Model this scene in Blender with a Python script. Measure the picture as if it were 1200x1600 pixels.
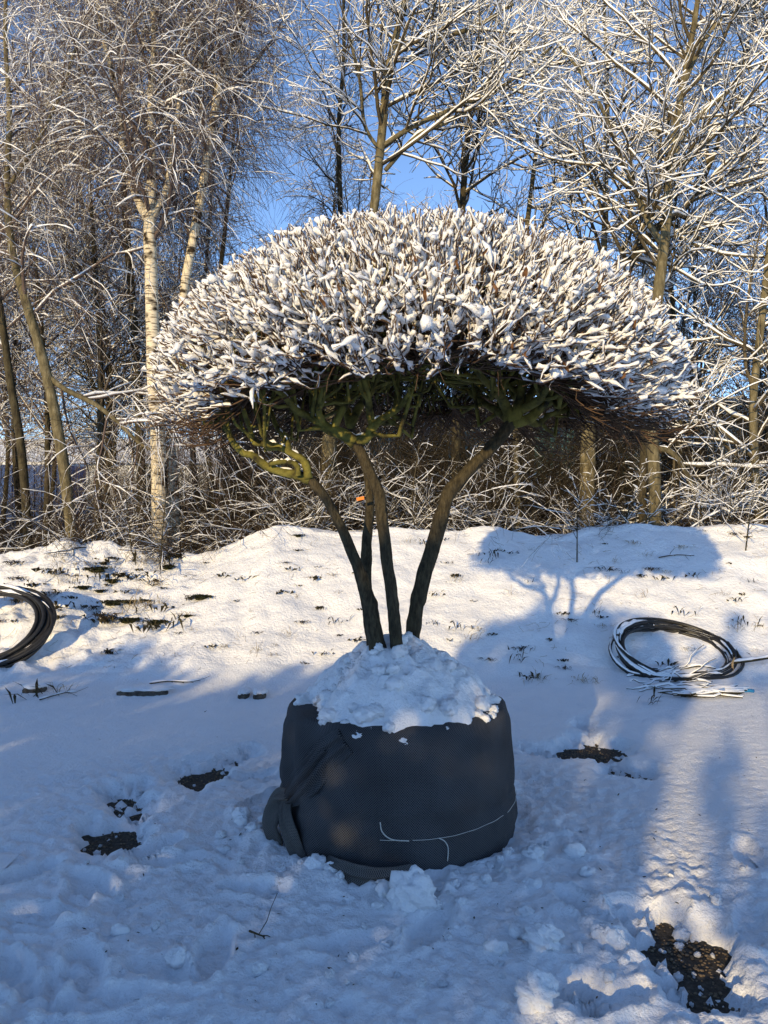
import bpy, math, random
import numpy as np
from mathutils import Vector

# ------------------------------------------------------------------ scene, camera, light
for o in list(bpy.data.objects): bpy.data.objects.remove(o)
S = bpy.context.scene
C = S.collection
CAM_H = 1.55
SUN_AZ, SUN_EL = math.radians(25), math.radians(12.5)     # light travels to +Y and +X, sun behind camera to the left
cam = bpy.data.cameras.new('camera'); camo = bpy.data.objects.new('camera', cam); C.objects.link(camo)
camo.location = (0, 0, CAM_H)
camo.rotation_euler = (math.radians(90) - math.atan(20/1200), 0, 0)
cam.sensor_fit = 'VERTICAL'; cam.sensor_height = 24; cam.lens = 18.0
cam.clip_start = 0.05; cam.clip_end = 1500
S.camera = camo
S.render.resolution_x, S.render.resolution_y = 768, 1024

W = bpy.data.worlds.new('World'); S.world = W; W.use_nodes = True
nt = W.node_tree
bg = nt.nodes['Background']
sky = nt.nodes.new('ShaderNodeTexSky'); sky.sky_type = 'NISHITA'; sky.sun_disc = False
sky.sun_elevation = SUN_EL
sky.sun_rotation = math.radians(180 + 25)
sky.altitude = 3200; sky.air_density = 0.8; sky.dust_density = 0.0; sky.ozone_density = 2.0
nt.links.new(sky.outputs[0], bg.inputs[0]); bg.inputs[1].default_value = 0.15

sun = bpy.data.lights.new('sun', 'SUN'); sun.energy = 2.45; sun.angle = math.radians(0.53); sun.color = (1.0, 0.75, 0.38)
suno = bpy.data.objects.new('sun', sun); C.objects.link(suno)
d = Vector((math.sin(SUN_AZ)*math.cos(SUN_EL), math.cos(SUN_AZ)*math.cos(SUN_EL), -math.sin(SUN_EL)))
suno.rotation_euler = d.to_track_quat('-Z', 'Y').to_euler(); suno.location = (-8, -16, 8)

S.view_settings.view_transform = 'Standard'; S.view_settings.look = 'None'
S.view_settings.gamma = 1; S.view_settings.use_curve_mapping = False
S.view_settings.exposure = 1.05
S.render.engine = 'CYCLES'
try:
    S.cycles.max_bounces = 6; S.cycles.diffuse_bounces = 4
except Exception: pass

rng = np.random.default_rng(7)
random.seed(7)

def P(px, py, Y):                      # photograph pixel (1200x1600) at distance Y -> point
    return np.array([(px-600)/1200*Y, Y, CAM_H-(py-780)/1200*Y])
def PG(px, py, z=0.0):                 # pixel on the level ground
    Y = (CAM_H-z)*1200/(py-780)
    return np.array([(px-600)/1200*Y, Y, z])

# ------------------------------------------------------------------ noise
_perm = np.random.default_rng(3).permutation(256); _perm = np.concatenate([_perm, _perm, _perm])
_ga = np.linspace(0, 2*np.pi, 256, endpoint=False); _gx, _gy = np.cos(_ga), np.sin(_ga)
def perlin(x, y):
    x = np.asarray(x, float); y = np.asarray(y, float)
    xi = np.floor(x).astype(int); yi = np.floor(y).astype(int)
    xf, yf = x-xi, y-yi; xi &= 255; yi &= 255
    u = xf*xf*xf*(xf*(xf*6-15)+10); v = yf*yf*yf*(yf*(yf*6-15)+10)
    def g(ix, iy, dx, dy):
        h = _perm[_perm[ix & 255]+(iy & 255)]
        return _gx[h]*dx+_gy[h]*dy
    a = g(xi, yi, xf, yf); b = g(xi+1, yi, xf-1, yf); c = g(xi, yi+1, xf, yf-1); e = g(xi+1, yi+1, xf-1, yf-1)
    return (a*(1-u)+b*u)*(1-v)+(c*(1-u)+e*u)*v
def fbm(x, y, o=4, f=1.0):
    s = 0; a = 1.0
    for i in range(o):
        s = s+a*perlin(x*f+17.3*i, y*f-9.1*i); a *= .5; f *= 2.03
    return s
def sstep(a, b, x):
    t = np.clip((x-a)/(b-a), 0, 1); return t*t*(3-2*t)

# ------------------------------------------------------------------ materials
def mat(name, col, rough=.8, spec=.2):
    m = bpy.data.materials.new(name); m.use_nodes = True
    b = m.node_tree.nodes['Principled BSDF']
    b.inputs['Base Color'].default_value = (*col, 1); b.inputs['Roughness'].default_value = rough
    b.inputs['Specular IOR Level'].default_value = spec
    return m
def N(m, t): return m.node_tree.nodes.new(t)
def L(m, a, b): m.node_tree.links.new(a, b)
def mapped(m, scale=(1, 1, 1)):
    tc = N(m, 'ShaderNodeTexCoord'); mp = N(m, 'ShaderNodeMapping'); mp.inputs['Scale'].default_value = scale
    L(m, tc.outputs['Object'], mp.inputs['Vector']); return mp.outputs['Vector']
def noise_col(m, stops, scale=8, detail=5, sc3=(1, 1, 1), bump=0.0, bscale=None, bdist=.01, rough_=.6):
    v = mapped(m, sc3)
    n = N(m, 'ShaderNodeTexNoise'); n.inputs['Scale'].default_value = scale; n.inputs['Detail'].default_value = detail
    n.inputs['Roughness'].default_value = rough_
    L(m, v, n.inputs['Vector'])
    r = N(m, 'ShaderNodeValToRGB'); cr = r.color_ramp
    while len(cr.elements) < len(stops): cr.elements.new(.5)
    for e, (p, c) in zip(cr.elements, stops): e.position = p; e.color = (*c, 1)
    L(m, n.outputs['Fac'], r.inputs['Fac'])
    b = m.node_tree.nodes['Principled BSDF']; L(m, r.outputs['Color'], b.inputs['Base Color'])
    if bump:
        n2 = N(m, 'ShaderNodeTexNoise'); n2.inputs['Scale'].default_value = bscale or scale; n2.inputs['Detail'].default_value = 6
        n2.inputs['Roughness'].default_value = .65
        L(m, v, n2.inputs['Vector'])
        bp = N(m, 'ShaderNodeBump'); bp.inputs['Strength'].default_value = bump; bp.inputs['Distance'].default_value = bdist
        L(m, n2.outputs['Fac'], bp.inputs['Height']); L(m, bp.outputs['Normal'], b.inputs['Normal'])
    return m

SNOW = mat('snow_branch', (.88, .89, .91), .75, .15)
SNOWC = noise_col(mat('snow_crown', (.88, .89, .91), .8, .15), [(.3, (.86, .87, .89)), (.7, (.9, .905, .915))], 9, 2, bump=.8, bscale=95, bdist=.008)
SNOWG = noise_col(mat('snow_ground', (.88, .89, .91), .7, .25),
                  [(.3, (.84, .86, .89)), (.7, (.90, .905, .92))], 5, 4, bump=.9, bscale=62, bdist=.014)
SNOWB = noise_col(mat('snow_bank', (.88, .89, .91), .75, .2),
                  [(.3, (.86, .87, .89)), (.7, (.90, .905, .915))], 4, 4, bump=.8, bscale=34, bdist=.022)
SOIL = noise_col(mat('soil', (.06, .05, .04), .9), [(.3, (.028, .024, .020)), (.55, (.07, .06, .048)), (.8, (.14, .12, .10))],
                 60, 6, bump=.8, bscale=90, bdist=.01)
GRAVEL = noise_col(mat('gravel', (.15, .12, .09), .85), [(.3, (.07, .052, .034)), (.7, (.25, .19, .125))], 45, 3)
BARK_SUBJ = noise_col(mat('bark_mossy_stem', (.1, .08, .05), .9),
                      [(.30, (.018, .015, .010)), (.48, (.052, .042, .025)), (.66, (.095, .078, .046)), (.85, (.17, .147, .098))],
                      22, 8, (3.0, 3.0, .9), bump=1.0, bscale=18, bdist=.02, rough_=.7)
MOSS = noise_col(mat('bark_mossy_limb', (.1, .1, .03), .95),
                 [(.34, (.03, .026, .014)), (.46, (.11, .10, .026)), (.62, (.21, .19, .045)), (.85, (.15, .115, .05))],
                 14, 5, bump=.6, bscale=40, bdist=.01)
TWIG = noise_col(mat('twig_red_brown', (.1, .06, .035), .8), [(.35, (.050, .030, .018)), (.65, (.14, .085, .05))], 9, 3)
TWIG_SHADE = noise_col(mat('twig_shade_dark', (.06, .05, .03), .85), [(.35, (.018, .014, .009)), (.65, (.05, .04, .024))], 9, 3)  # near-black brown stands in for the shaded depth of the thicket
BARK_G = noise_col(mat('bark_olive', (.18, .15, .09), .9),
                   [(.3, (.05, .042, .024)), (.52, (.145, .122, .068)), (.75, (.29, .25, .16))], 7, 6, (2.5, 2.5, .9), bump=.7, bscale=14, bdist=.02)
BARK_D = noise_col(mat('bark_dark', (.1, .08, .05), .9),
                   [(.3, (.022, .018, .012)), (.52, (.06, .05, .028)), (.75, (.115, .098, .056))], 7, 6, (2.5, 2.5, .9), bump=.7, bscale=14, bdist=.02)
TW_B = mat('twig_birch', (.125, .092, .078), .8)
TW_G = noise_col(mat('twig_olive', (.12, .10, .06), .85), [(.35, (.04, .032, .02)), (.65, (.125, .10, .06))], 5, 3)
TW_FAR = mat('twig_far', (.085, .068, .052), .9)
BRUSH = noise_col(mat('brush_stem', (.15, .11, .07), .85), [(.3, (.024, .017, .011)), (.7, (.085, .06, .036))], 4, 3)
LEAF = noise_col(mat('dead_leaf', (.22, .10, .04), .8), [(.3, (.07, .032, .014)), (.7, (.20, .10, .045))], 40, 3)
MOSSC = noise_col(mat('moss_green', (.04, .06, .015), .95), [(.3, (.012, .010, .005)), (.5, (.032, .034, .011)), (.75, (.085, .09, .026))], 40, 5, bump=.8, bscale=90, bdist=.01)
WEED = noise_col(mat('weed_dark', (.03, .026, .014), .9), [(.3, (.014, .012, .007)), (.7, (.065, .055, .028))], 20, 3)
STRAW = mat('straw', (.30, .235, .13), .8)
RUBBER = noise_col(mat('black_pipe', (.014, .014, .014), .45, .4), [(.3, (.008, .008, .008)), (.7, (.022, .021, .02))], 30, 3)
ORANGE = mat('orange_tag', (.85, .25, .045), .55)
STRING = mat('string', (.55, .53, .48), .8)
STONE = noise_col(mat('kerb_stone', (.1, .09, .08), .9), [(.3, (.035, .03, .026)), (.7, (.12, .105, .085))], 30, 5, bump=.6, bscale=60)
WALL = noise_col(mat('shade_dark_wall', (.02, .018, .017), .8), [(.3, (.012, .011, .011)), (.7, (.03, .027, .025))], 3, 3)  # near-black wall colour stands in for shade among the trees
GLASS = mat('teal_glass', (.06, .16, .18), .15, .6)
BLUE = noise_col(mat('blue_paint', (.02, .07, .25), .5), [(.3, (.015, .055, .2)), (.7, (.025, .085, .28))], 3, 3)
BLUETAPE = mat('blue_tape', (.03, .20, .42), .5)
PALE = mat('pale_panel', (.55, .56, .58), .7)
WOOD_CUT = mat('cut_wood', (.50, .33, .16), .8)
EVERG = noise_col(mat('evergreen_leaf', (.04, .07, .025), .7), [(.3, (.025, .045, .015)), (.7, (.07, .11, .04))], 6, 3)
BUD = mat('winter_bud', (.10, .05, .03), .7)

# birch bark: cream with dark lenticels and black scars
BIRCH = mat('birch_bark', (.7, .62, .5), .75)
def _birch(m):
    b = m.node_tree.nodes['Principled BSDF']
    v1 = mapped(m, (3, 3, 26)); v2 = mapped(m, (2.0, 2.0, 3.2))
    n1 = N(m, 'ShaderNodeTexNoise'); n1.inputs['Scale'].default_value = 2.2; n1.inputs['Detail'].default_value = 4; L(m, v1, n1.inputs['Vector'])
    n2 = N(m, 'ShaderNodeTexNoise'); n2.inputs['Scale'].default_value = 2.0; n2.inputs['Detail'].default_value = 6; L(m, v2, n2.inputs['Vector'])
    r1 = N(m, 'ShaderNodeValToRGB'); r1.color_ramp.elements[0].position = .36; r1.color_ramp.elements[0].color = (.10, .07, .045, 1)
    r1.color_ramp.elements[1].position = .47; r1.color_ramp.elements[1].color = (.66, .575, .42, 1)
    r2 = N(m, 'ShaderNodeValToRGB'); r2.color_ramp.elements[0].position = .38; r2.color_ramp.elements[0].color = (.06, .045, .03, 1)
    r2.color_ramp.elements[1].position = .46; r2.color_ramp.elements[1].color = (1, 1, 1, 1)
    mx = N(m, 'ShaderNodeMix'); mx.data_type = 'RGBA'; mx.blend_type = 'MULTIPLY'; mx.inputs['Factor'].default_value = 1
    L(m, n1.outputs['Fac'], r1.inputs['Fac']); L(m, n2.outputs['Fac'], r2.inputs['Fac'])
    L(m, r1.outputs['Color'], mx.inputs['A']); L(m, r2.outputs['Color'], mx.inputs['B']); L(m, mx.outputs['Result'], b.inputs['Base Color'])
    bp = N(m, 'ShaderNodeBump'); bp.inputs['Strength'].default_value = .5; bp.inputs['Distance'].default_value = .01
    L(m, n1.outputs['Fac'], bp.inputs['Height']); L(m, bp.outputs['Normal'], b.inputs['Normal'])
_birch(BIRCH)

# knitted mesh fabric: staggered rows of small cells, from the UV map in metres
FABRIC = mat('mesh_fabric', (.05, .052, .058), .85, .15)
def _fabric(m):
    b = m.node_tree.nodes['Principled BSDF']
    uv = N(m, 'ShaderNodeUVMap'); sp = N(m, 'ShaderNodeSeparateXYZ'); L(m, uv.outputs['UV'], sp.inputs[0])
    def math_(op, a, bb):
        q = N(m, 'ShaderNodeMath'); q.operation = op
        for i, x in enumerate((a, bb)):
            if x is None: continue
            if isinstance(x, (int, float)): q.inputs[i].default_value = x
            else: L(m, x, q.inputs[i])
        return q.outputs[0]
    k = 2*math.pi/.0195
    a = math_('MULTIPLY', sp.outputs['X'], k); c = math_('MULTIPLY', sp.outputs['Y'], k)
    f = math_('MULTIPLY', math_('SINE', math_('ADD', a, c), None), math_('SINE', math_('SUBTRACT', a, c), None))
    h = math_('POWER', math_('ABSOLUTE', f, None), .7)
    nz = N(m, 'ShaderNodeTexNoise'); nz.inputs['Scale'].default_value = 5; nz.inputs['Detail'].default_value = 3
    L(m, mapped(m), nz.inputs['Vector'])
    r = N(m, 'ShaderNodeValToRGB'); r.color_ramp.elements[0].color = (.15, .153, .16, 1); r.color_ramp.elements[1].color = (.022, .023, .026, 1)
    r.color_ramp.elements[0].position = .0; r.color_ramp.elements[1].position = .75
    L(m, h, r.inputs['Fac'])
    mx = N(m, 'ShaderNodeMix'); mx.data_type = 'RGBA'; mx.blend_type = 'MULTIPLY'; mx.inputs['Factor'].default_value = .55
    r2 = N(m, 'ShaderNodeValToRGB'); r2.color_ramp.elements[0].position = .3; r2.color_ramp.elements[0].color = (.35, .33, .31, 1); r2.color_ramp.elements[1].position = .75
    L(m, nz.outputs['Fac'], r2.inputs['Fac'])
    L(m, r.outputs['Color'], mx.inputs['A']); L(m, r2.outputs['Color'], mx.inputs['B']); L(m, mx.outputs['Result'], b.inputs['Base Color'])
    bp = N(m, 'ShaderNodeBump'); bp.inputs['Strength'].default_value = .5; bp.inputs['Distance'].default_value = .003; bp.invert = True
    L(m, h, bp.inputs['Height']); L(m, bp.outputs['Normal'], b.inputs['Normal'])
_fabric(FABRIC)
FABRIC2 = FABRIC.copy(); FABRIC2.name = 'mesh_fabric_single_layer'
for n_ in FABRIC2.node_tree.nodes:
    if n_.type == 'VALTORGB' and n_.color_ramp.elements[0].color[0] < .3:
        n_.color_ramp.elements[0].color = (.26, .25, .235, 1); n_.color_ramp.elements[1].color = (.05, .048, .046, 1)

# ------------------------------------------------------------------ objects
TRI = [0]
def mesh_np(name, V, F, smooth=True, uv=None):
    """V (n,3); F list of int arrays (m,3) or (m,4)"""
    me = bpy.data.meshes.new(name)
    F = [np.asarray(f, np.int32) for f in F if len(f)]
    V = np.asarray(V, np.float32)
    me.vertices.add(len(V)); me.vertices.foreach_set('co', V.ravel())
    nl = sum(f.size for f in F); npol = sum(len(f) for f in F)
    me.loops.add(nl); me.loops.foreach_set('vertex_index', np.concatenate([f.ravel() for f in F]))
    tot = np.concatenate([np.full(len(f), f.shape[1], np.int32) for f in F])
    st = np.concatenate([[0], np.cumsum(tot)[:-1]]).astype(np.int32)
    me.polygons.add(npol); me.polygons.foreach_set('loop_start', st); me.polygons.foreach_set('loop_total', tot)
    me.polygons.foreach_set('use_smooth', np.full(npol, smooth, bool))
    if uv is not None:
        l = me.uv_layers.new(name='UVMap')
        idx = np.concatenate([f.ravel() for f in F])
        l.data.foreach_set('uv', np.asarray(uv, np.float32)[idx].ravel())
    me.update(calc_edges=True)
    TRI[0] += int((tot-2).sum())
    return me
def thing(name, loc, label, cat, group=None):
    o = bpy.data.objects.new(name, None); C.objects.link(o); o.location = tuple(map(float, loc))
    o.empty_display_size = .1
    o['label'] = label; o['category'] = cat
    if group: o['group'] = group
    return o
def origin(o):
    v = Vector((0, 0, 0))
    while o: v += o.location; o = o.parent
    return np.array(v)
def part(name, V, F, m, parent, kind=None, smooth=True, uv=None):
    me = mesh_np(name, np.asarray(V)-origin(parent), F, smooth, uv); me.materials.append(m)
    o = bpy.data.objects.new(name, me); C.objects.link(o); o.parent = parent
    if kind: o['kind'] = kind
    return o
def single(name, V, F, m, loc, label=None, cat=None, group=None, kind=None, smooth=True, uv=None):
    me = mesh_np(name, np.asarray(V)-np.asarray(loc), F, smooth, uv); me.materials.append(m)
    o = bpy.data.objects.new(name, me); C.objects.link(o); o.location = tuple(map(float, loc))
    if label: o['label'] = label
    if cat: o['category'] = cat
    if group: o['group'] = group
    if kind: o['kind'] = kind
    return o
def dup(root, loc, rz=0, sc=1.0, label=None, group=None, rx=0, ry=0):
    r = root.copy(); C.objects.link(r); r.location = tuple(map(float, loc)); r.rotation_euler = (rx, ry, rz)
    r.scale = (sc, sc, sc) if np.isscalar(sc) else sc
    if label: r['label'] = label
    if group: r['group'] = group
    for ch in list(root.children):
        c = ch.copy(); C.objects.link(c); c.parent = r
        for g in list(ch.children):
            e = g.copy(); C.objects.link(e); e.parent = c
    return r

# ------------------------------------------------------------------ tubes and branches
def tube_arrays(groups):
    """groups: list of (pts (K,n,3), rad (K,n), sides[, squash]) -> V, F"""
    Vs, Fs, base = [], [], 0
    for g in groups:
        p, r, s = g[0], g[1], g[2]
        K, n = r.shape
        if K == 0: continue
        T = np.empty_like(p); T[:, 1:-1] = p[:, 2:]-p[:, :-2]; T[:, 0] = p[:, 1]-p[:, 0]; T[:, -1] = p[:, -1]-p[:, -2]
        T /= np.linalg.norm(T, axis=2, keepdims=True)+1e-9
        mt = np.abs(T.mean(1)); ax = np.argmin(mt, 1)
        ref = np.eye(3)[ax][:, None, :].repeat(n, 1)
        A = np.cross(T, ref); A /= np.linalg.norm(A, axis=2, keepdims=True)+1e-9
        B = np.cross(T, A)
        th = np.arange(s)*2*np.pi/s
        ring = A[:, :, None, :]*np.cos(th)[None, None, :, None]+B[:, :, None, :]*np.sin(th)[None, None, :, None]
        V = p[:, :, None, :]+ring*r[:, :, None, None]
        if len(g) > 3 and g[3] is not None: V = V+g[3](p, ring, r)
        V = V.reshape(-1, 3)
        k = np.arange(K)[:, None, None]*n*s; i = np.arange(n-1)[None, :, None]*s; j = np.arange(s)[None, None, :]; j2 = (j+1) % s
        a = k+i+j; b = k+i+j2; c = b+s; e = a+s
        Fs.append(np.stack([a, b, c, e], -1).reshape(-1, 4)+base)
        if s >= 3:
            last = (np.arange(K)*n*s+(n-1)*s)[:, None]+np.arange(s)[None, :]
            if s == 3: Fs.append(last+base)
            elif s == 4: Fs.append(last+base)
            else:
                Fs.append(np.stack([np.repeat(last[:, :1], s-2, 1), last[:, 1:-1], last[:, 2:]], -1).reshape(-1, 3)+base)
                first = (np.arange(K)*n*s)[:, None]+np.arange(s)[None, :]
                Fs.append(np.stack([np.repeat(first[:, :1], s-2, 1), first[:, 2:], first[:, 1:-1]], -1).reshape(-1, 3)+base)
        Vs.append(V); base += len(V)
    return np.concatenate(Vs), Fs
def resample(pts, rad, n):
    pts = np.asarray(pts, float); rad = np.asarray(rad, float)
    # Catmull-Rom through control points
    m = len(pts); q = np.vstack([2*pts[0]-pts[1], pts, 2*pts[-1]-pts[-2]])
    t = np.linspace(0, m-1-1e-6, n); i = t.astype(int); f = (t-i)[:, None]
    p0, p1, p2, p3 = q[i], q[i+1], q[i+2], q[i+3]
    out = .5*((2*p1)+(-p0+p2)*f+(2*p0-5*p1+4*p2-p3)*f**2+(-p0+3*p1-3*p2+p3)*f**3)
    return out[None], np.interp(t, np.arange(m), rad)[None]
def grow(par, prad, k, t0, t1, length, ang, n, rr, trop=0.0, jit=.15, rmin=.002, lt=.6, tip=.35, g=None, trop_end=None, lvar=(.55, 1.2), rmax=1, az=None):
    """children on parents, all at once"""
    g = g or rng
    M, m = prad.shape
    K = M*k
    pi = np.repeat(np.arange(M), k)
    u = ((np.tile(np.arange(k), M)+g.random(K))/k)
    t = t0+(t1-t0)*u
    f = t*(m-1); i0 = np.clip(f.astype(int), 0, m-2); fr = (f-i0)
    st = par[pi, i0]*(1-fr)[:, None]+par[pi, i0+1]*fr[:, None]
    tan = par[pi, i0+1]-par[pi, i0]; tan /= np.linalg.norm(tan, axis=1, keepdims=True)+1e-9
    rd = prad[pi, i0]*(1-fr)+prad[pi, i0+1]*fr
    w = g.normal(size=(K, 3))
    if az is not None: w = w*.35+az
    w -= (w*tan).sum(1, keepdims=True)*tan; w /= np.linalg.norm(w, axis=1, keepdims=True)+1e-9
    a = np.radians(np.clip(g.normal(ang[0], ang[1], K), 8, 110))
    dr = tan*np.cos(a)[:, None]+w*np.sin(a)[:, None]
    Ln = length*(1-lt*u)*g.uniform(lvar[0], lvar[1], K)
    pts = np.empty((K, n, 3)); pts[:, 0] = st
    for j in range(1, n):
        s = j/(n-1)
        tr = trop if trop_end is None else trop+(trop_end-trop)*s
        dr = dr+g.normal(scale=jit, size=(K, 3)); dr[:, 2] += tr
        dr /= np.linalg.norm(dr, axis=1, keepdims=True)
        pts[:, j] = pts[:, j-1]+dr*(Ln/(n-1))[:, None]
    r0 = np.minimum(np.maximum(rd*rr, rmin), rmax)
    rad = r0[:, None]*np.linspace(1, tip, n)[None]
    return pts, np.maximum(rad, rmin*.6)
def snow_on(groups, s0=.006, kr=.55, sides=5, keep=1.0, gap=.12, lump=.35, g=None, hpow=1.0, rise=.55, cap=.03):
    """lumps of snow lying along the upper side of branches"""
    g = g or rng; out = []
    for grp in groups:
        p, r = grp[0], grp[1]
        if keep < 1:
            sel = g.random(len(p)) < keep; p, r = p[sel], r[sel]
        if len(p) == 0: continue
        K, n = r.shape
        T = np.gradient(p, axis=1); T /= np.linalg.norm(T, axis=2, keepdims=True)+1e-9
        h = np.sqrt(np.clip(1-T[:, :, 2]**2, 0, 1))**hpow
        w = (np.minimum(r*kr, cap)+s0)*h*np.clip(g.normal(1, lump, (K, n)), .25, 1.9)
        w *= np.where(g.random((K, n)) < gap, .25, 1)
        w[:, 0] *= .6; w[:, -1] *= .75
        q = p.copy(); q[:, :, 2] += r*.75+w*rise*h
        # keep nearly-vertical snow hidden inside the bark
        w = np.where(h < .25, np.minimum(w, r*.3), w)
        out.append((q, np.maximum(w, .0006), sides))
    return out

# ------------------------------------------------------------------ terrain functions
bk_px = np.array([-400, -150, 0, 100, 180, 250, 330, 380, 430, 520, 600, 700, 780, 840, 900, 1000, 1100, 1200, 1400, 1700])
bk_py = np.array([860, 868, 872, 852, 858, 874, 862, 842, 824, 830, 827, 830, 826, 838, 832, 822, 824, 819, 822, 825])
BKX = (bk_px-600)/1200*8.4; BKZ = CAM_H-(bk_py-780)/1200*8.4
def bank_h(X, Y, detail=True):
    top = np.interp(X, BKX, BKZ)
    foot = 5.98+.22*perlin(X*.8, X*0+3.1)+.10*perlin(X*2.7, X*0+1.1)
    t = (Y-foot)/(8.4-foot)
    up = np.where(t < 1, sstep(-.12, 1.25, t)*1.0, 1.0)
    up = np.where(t < 1, np.clip(.5*up/.97+.5*np.clip(t, 0, 1)**1.05, 0, 1), 1)
    back = np.where(Y > 8.4, 1-sstep(8.5, 11.0, Y)*.6, 1)
    z = top*up*back
    z = np.where(t < 0, -.10*np.clip(-t*4, 0, 1), z)
    if detail:
        left = sstep(-1.2, -3.2, X)
        env = sstep(-.05, .2, t)
        z = z+env*(.045*fbm(X, Y, 3, 1.3)+(.028+.085*left)*fbm(X+5, Y, 4, 3.5)+(.010+.022*left)*np.abs(fbm(X, Y+8, 3, 9)))
        z = z+(.3+.7*env)*.010*fbm(X, Y, 3, 13)
    return z

BARE = []   # bare patches: X, Y, rx, ry, rotation, strength
for px, py, wx, wy, ro, st in [(312, 1226, 38, 17, .1, 1.3), (172, 1326, 40, 24, .5, 1.3), (196, 1275, 28, 28, .7, .8), (215, 1250, 20, 10, .5, .6),
                               (930, 1182, 44, 15, -.1, 1.15), (880, 1192, 60, 10, 0, .75), (985, 1222, 36, 13, -.3, .85), (915, 1150, 16, 8, -.3, .6),
                               (1092, 1520, 42, 40, -.2, 1.0), (1050, 1500, 60, 52, -.2, .66), (1110, 1590, 60, 30, 0, .75), (905, 1590, 38, 24, 0, .66),
                               (1130, 1505, 26, 14, 0, .9), (385, 1196, 22, 9, .2, .66), (360, 1205, 25, 8, .2, .62)]:
    g0 = PG(px, py); BARE.append((g0[0], g0[1], wx/1200*g0[1], wy/(1200*CAM_H)*g0[1]**2, ro, st))
FOOT = []
fr_ = np.random.default_rng(11)
for i in range(46):
    px, py = fr_.uniform(-50, 1250), fr_.uniform(1230, 1640)
    if 420 < px < 830 and py < 1400: continue
    if px < 330 and py < 1330: continue
    if px > 860 and py < 1345: continue
    g0 = PG(px, py); FOOT.append((g0[0], g0[1], fr_.uniform(0, math.pi), fr_.uniform(.6, 1)))
POT = np.array([.06, 3.53, 0.0]); POT_R = .53
def ground_h(X, Y):
    dp = np.hypot(X-POT[0], Y-POT[1])
    # snow trodden round the root ball and towards the camera
    tr = np.clip(sstep(1.55, .75, dp)+sstep(3.5, 2.7, Y)*sstep(-2.3, -1.0, X+.25*fbm(X, Y, 2, 1.2)), 0, 1)
    tr = np.maximum(tr, sstep(.55, .15, np.abs(np.hypot(X+1.15, (Y-3.7)*.9)-.35)))
    base = .075+.016*fbm(X, Y, 3, .9)
    fine = .0085*fbm(X, Y, 3, 22)+.006*np.abs(fbm(X+3, Y, 2, 42))
    bil = (.55-np.abs(fbm(X, Y, 4, 3.6)))
    bil2 = (.5-np.abs(fbm(X+9, Y-4, 3, 9.5)))
    z = base+fine+tr*(.028*bil+.018*bil2+.016*fbm(X, Y, 3, 20)-.018)
    for fx, fy, a, s in FOOT:
        dx, dy = X-fx, Y-fy
        u = dx*math.cos(a)+dy*math.sin(a); v = -dx*math.sin(a)+dy*math.cos(a)
        q = np.sqrt((u/.15)**2+(v/.06)**2)+.18*perlin(X*11, Y*11)
        z = z-s*.038*sstep(1.05, .72, q)+s*.016*np.exp(-((q-1.2)/.22)**2)
    for cx, cy, rx, ry, ro, st in BARE:
        dx, dy = X-cx, Y-cy
        u = dx*math.cos(ro)+dy*math.sin(ro); v = -dx*math.sin(ro)+dy*math.cos(ro)
        q = np.sqrt((u/rx)**2+(v/ry)**2)+.55*fbm(X+cx, Y, 4, 7)
        m_ = sstep(1.7, .5, q); z = z-m_*(.118*st+.07*fbm(X, Y+cx, 4, 17)+.05*fbm(X+cx, Y, 2, 38)-.014)
    # raised rim pushed up around the root ball
    z = z+.02*np.exp(-((dp-.66)/.1)**2)*(1+fbm(X, Y, 2, 6))
    # drifted fillet against the foot of the bank
    b = bank_h(X, Y); kk = .045+.02*perlin(X*1.7, Y*0+4)
    far_ = Y > 4.8
    zz = np.where(far_, kk*np.logaddexp(z/kk, np.clip(b, -.3, 2)/kk), z)-.03*sstep(6.35, 6.6, Y)
    return zz
def terrain(x, y):
    x = np.atleast_1d(np.asarray(x, float)); y = np.atleast_1d(np.asarray(y, float))
    return np.maximum(ground_h(x, y), bank_h(x, y)) if np.all(y < 7) else np.where(y < 7, np.maximum(ground_h(x, y), bank_h(x, y)), bank_h(x, y))
def grid_faces(nr, nc):
    i = np.arange(nr-1)[:, None]*nc; j = np.arange(nc-1)[None]
    a = i+j; return np.stack([a, a+1, a+nc+1, a+nc], -1).reshape(-1, 4)

# ------------------------------------------------------------------ setting
def sheet(name, x0, x1, y0, y1, z, m):
    return single(name, [(x0, y0, z), (x1, y0, z), (x1, y1, z), (x0, y1, z)], [[(0, 1, 2, 3)]], m, (0, 0, 0), kind='structure')
# bare ground: one sheet to the horizon
nx = np.concatenate([np.linspace(-400, -12, 10), np.linspace(-10, 10, 100), np.linspace(12, 400, 10)])
ny = np.concatenate([np.linspace(-400, -6, 10), np.linspace(-5, 7, 60), np.linspace(8, 600, 14)])
GX, GY = np.meshgrid(nx, ny); GZ = .006*fbm(GX, GY, 3, 4)*(np.abs(GX) < 10)*(GY < 7)*(GY > -5) + .001
single('ground', np.stack([GX, GY, GZ], -1).reshape(-1, 3), [grid_faces(len(ny), len(nx))], SOIL, (0, 0, 0), kind='structure')
# snow lying on the yard
Ys = [1.15]
while Ys[-1] < 6.6: Ys.append(Ys[-1]+.0052*Ys[-1])
Ys = np.array(Ys); Us = np.linspace(-1, 1, 370)
GY = Ys[:, None].repeat(370, 1); GX = Us[None]*(.62*GY+.85)
GZ = ground_h(GX, GY)
single('snow_ground', np.stack([GX, GY, GZ], -1).reshape(-1, 3), [grid_faces(len(Ys), 370)], SNOWG, (0, 0, 0), kind='structure')
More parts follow.
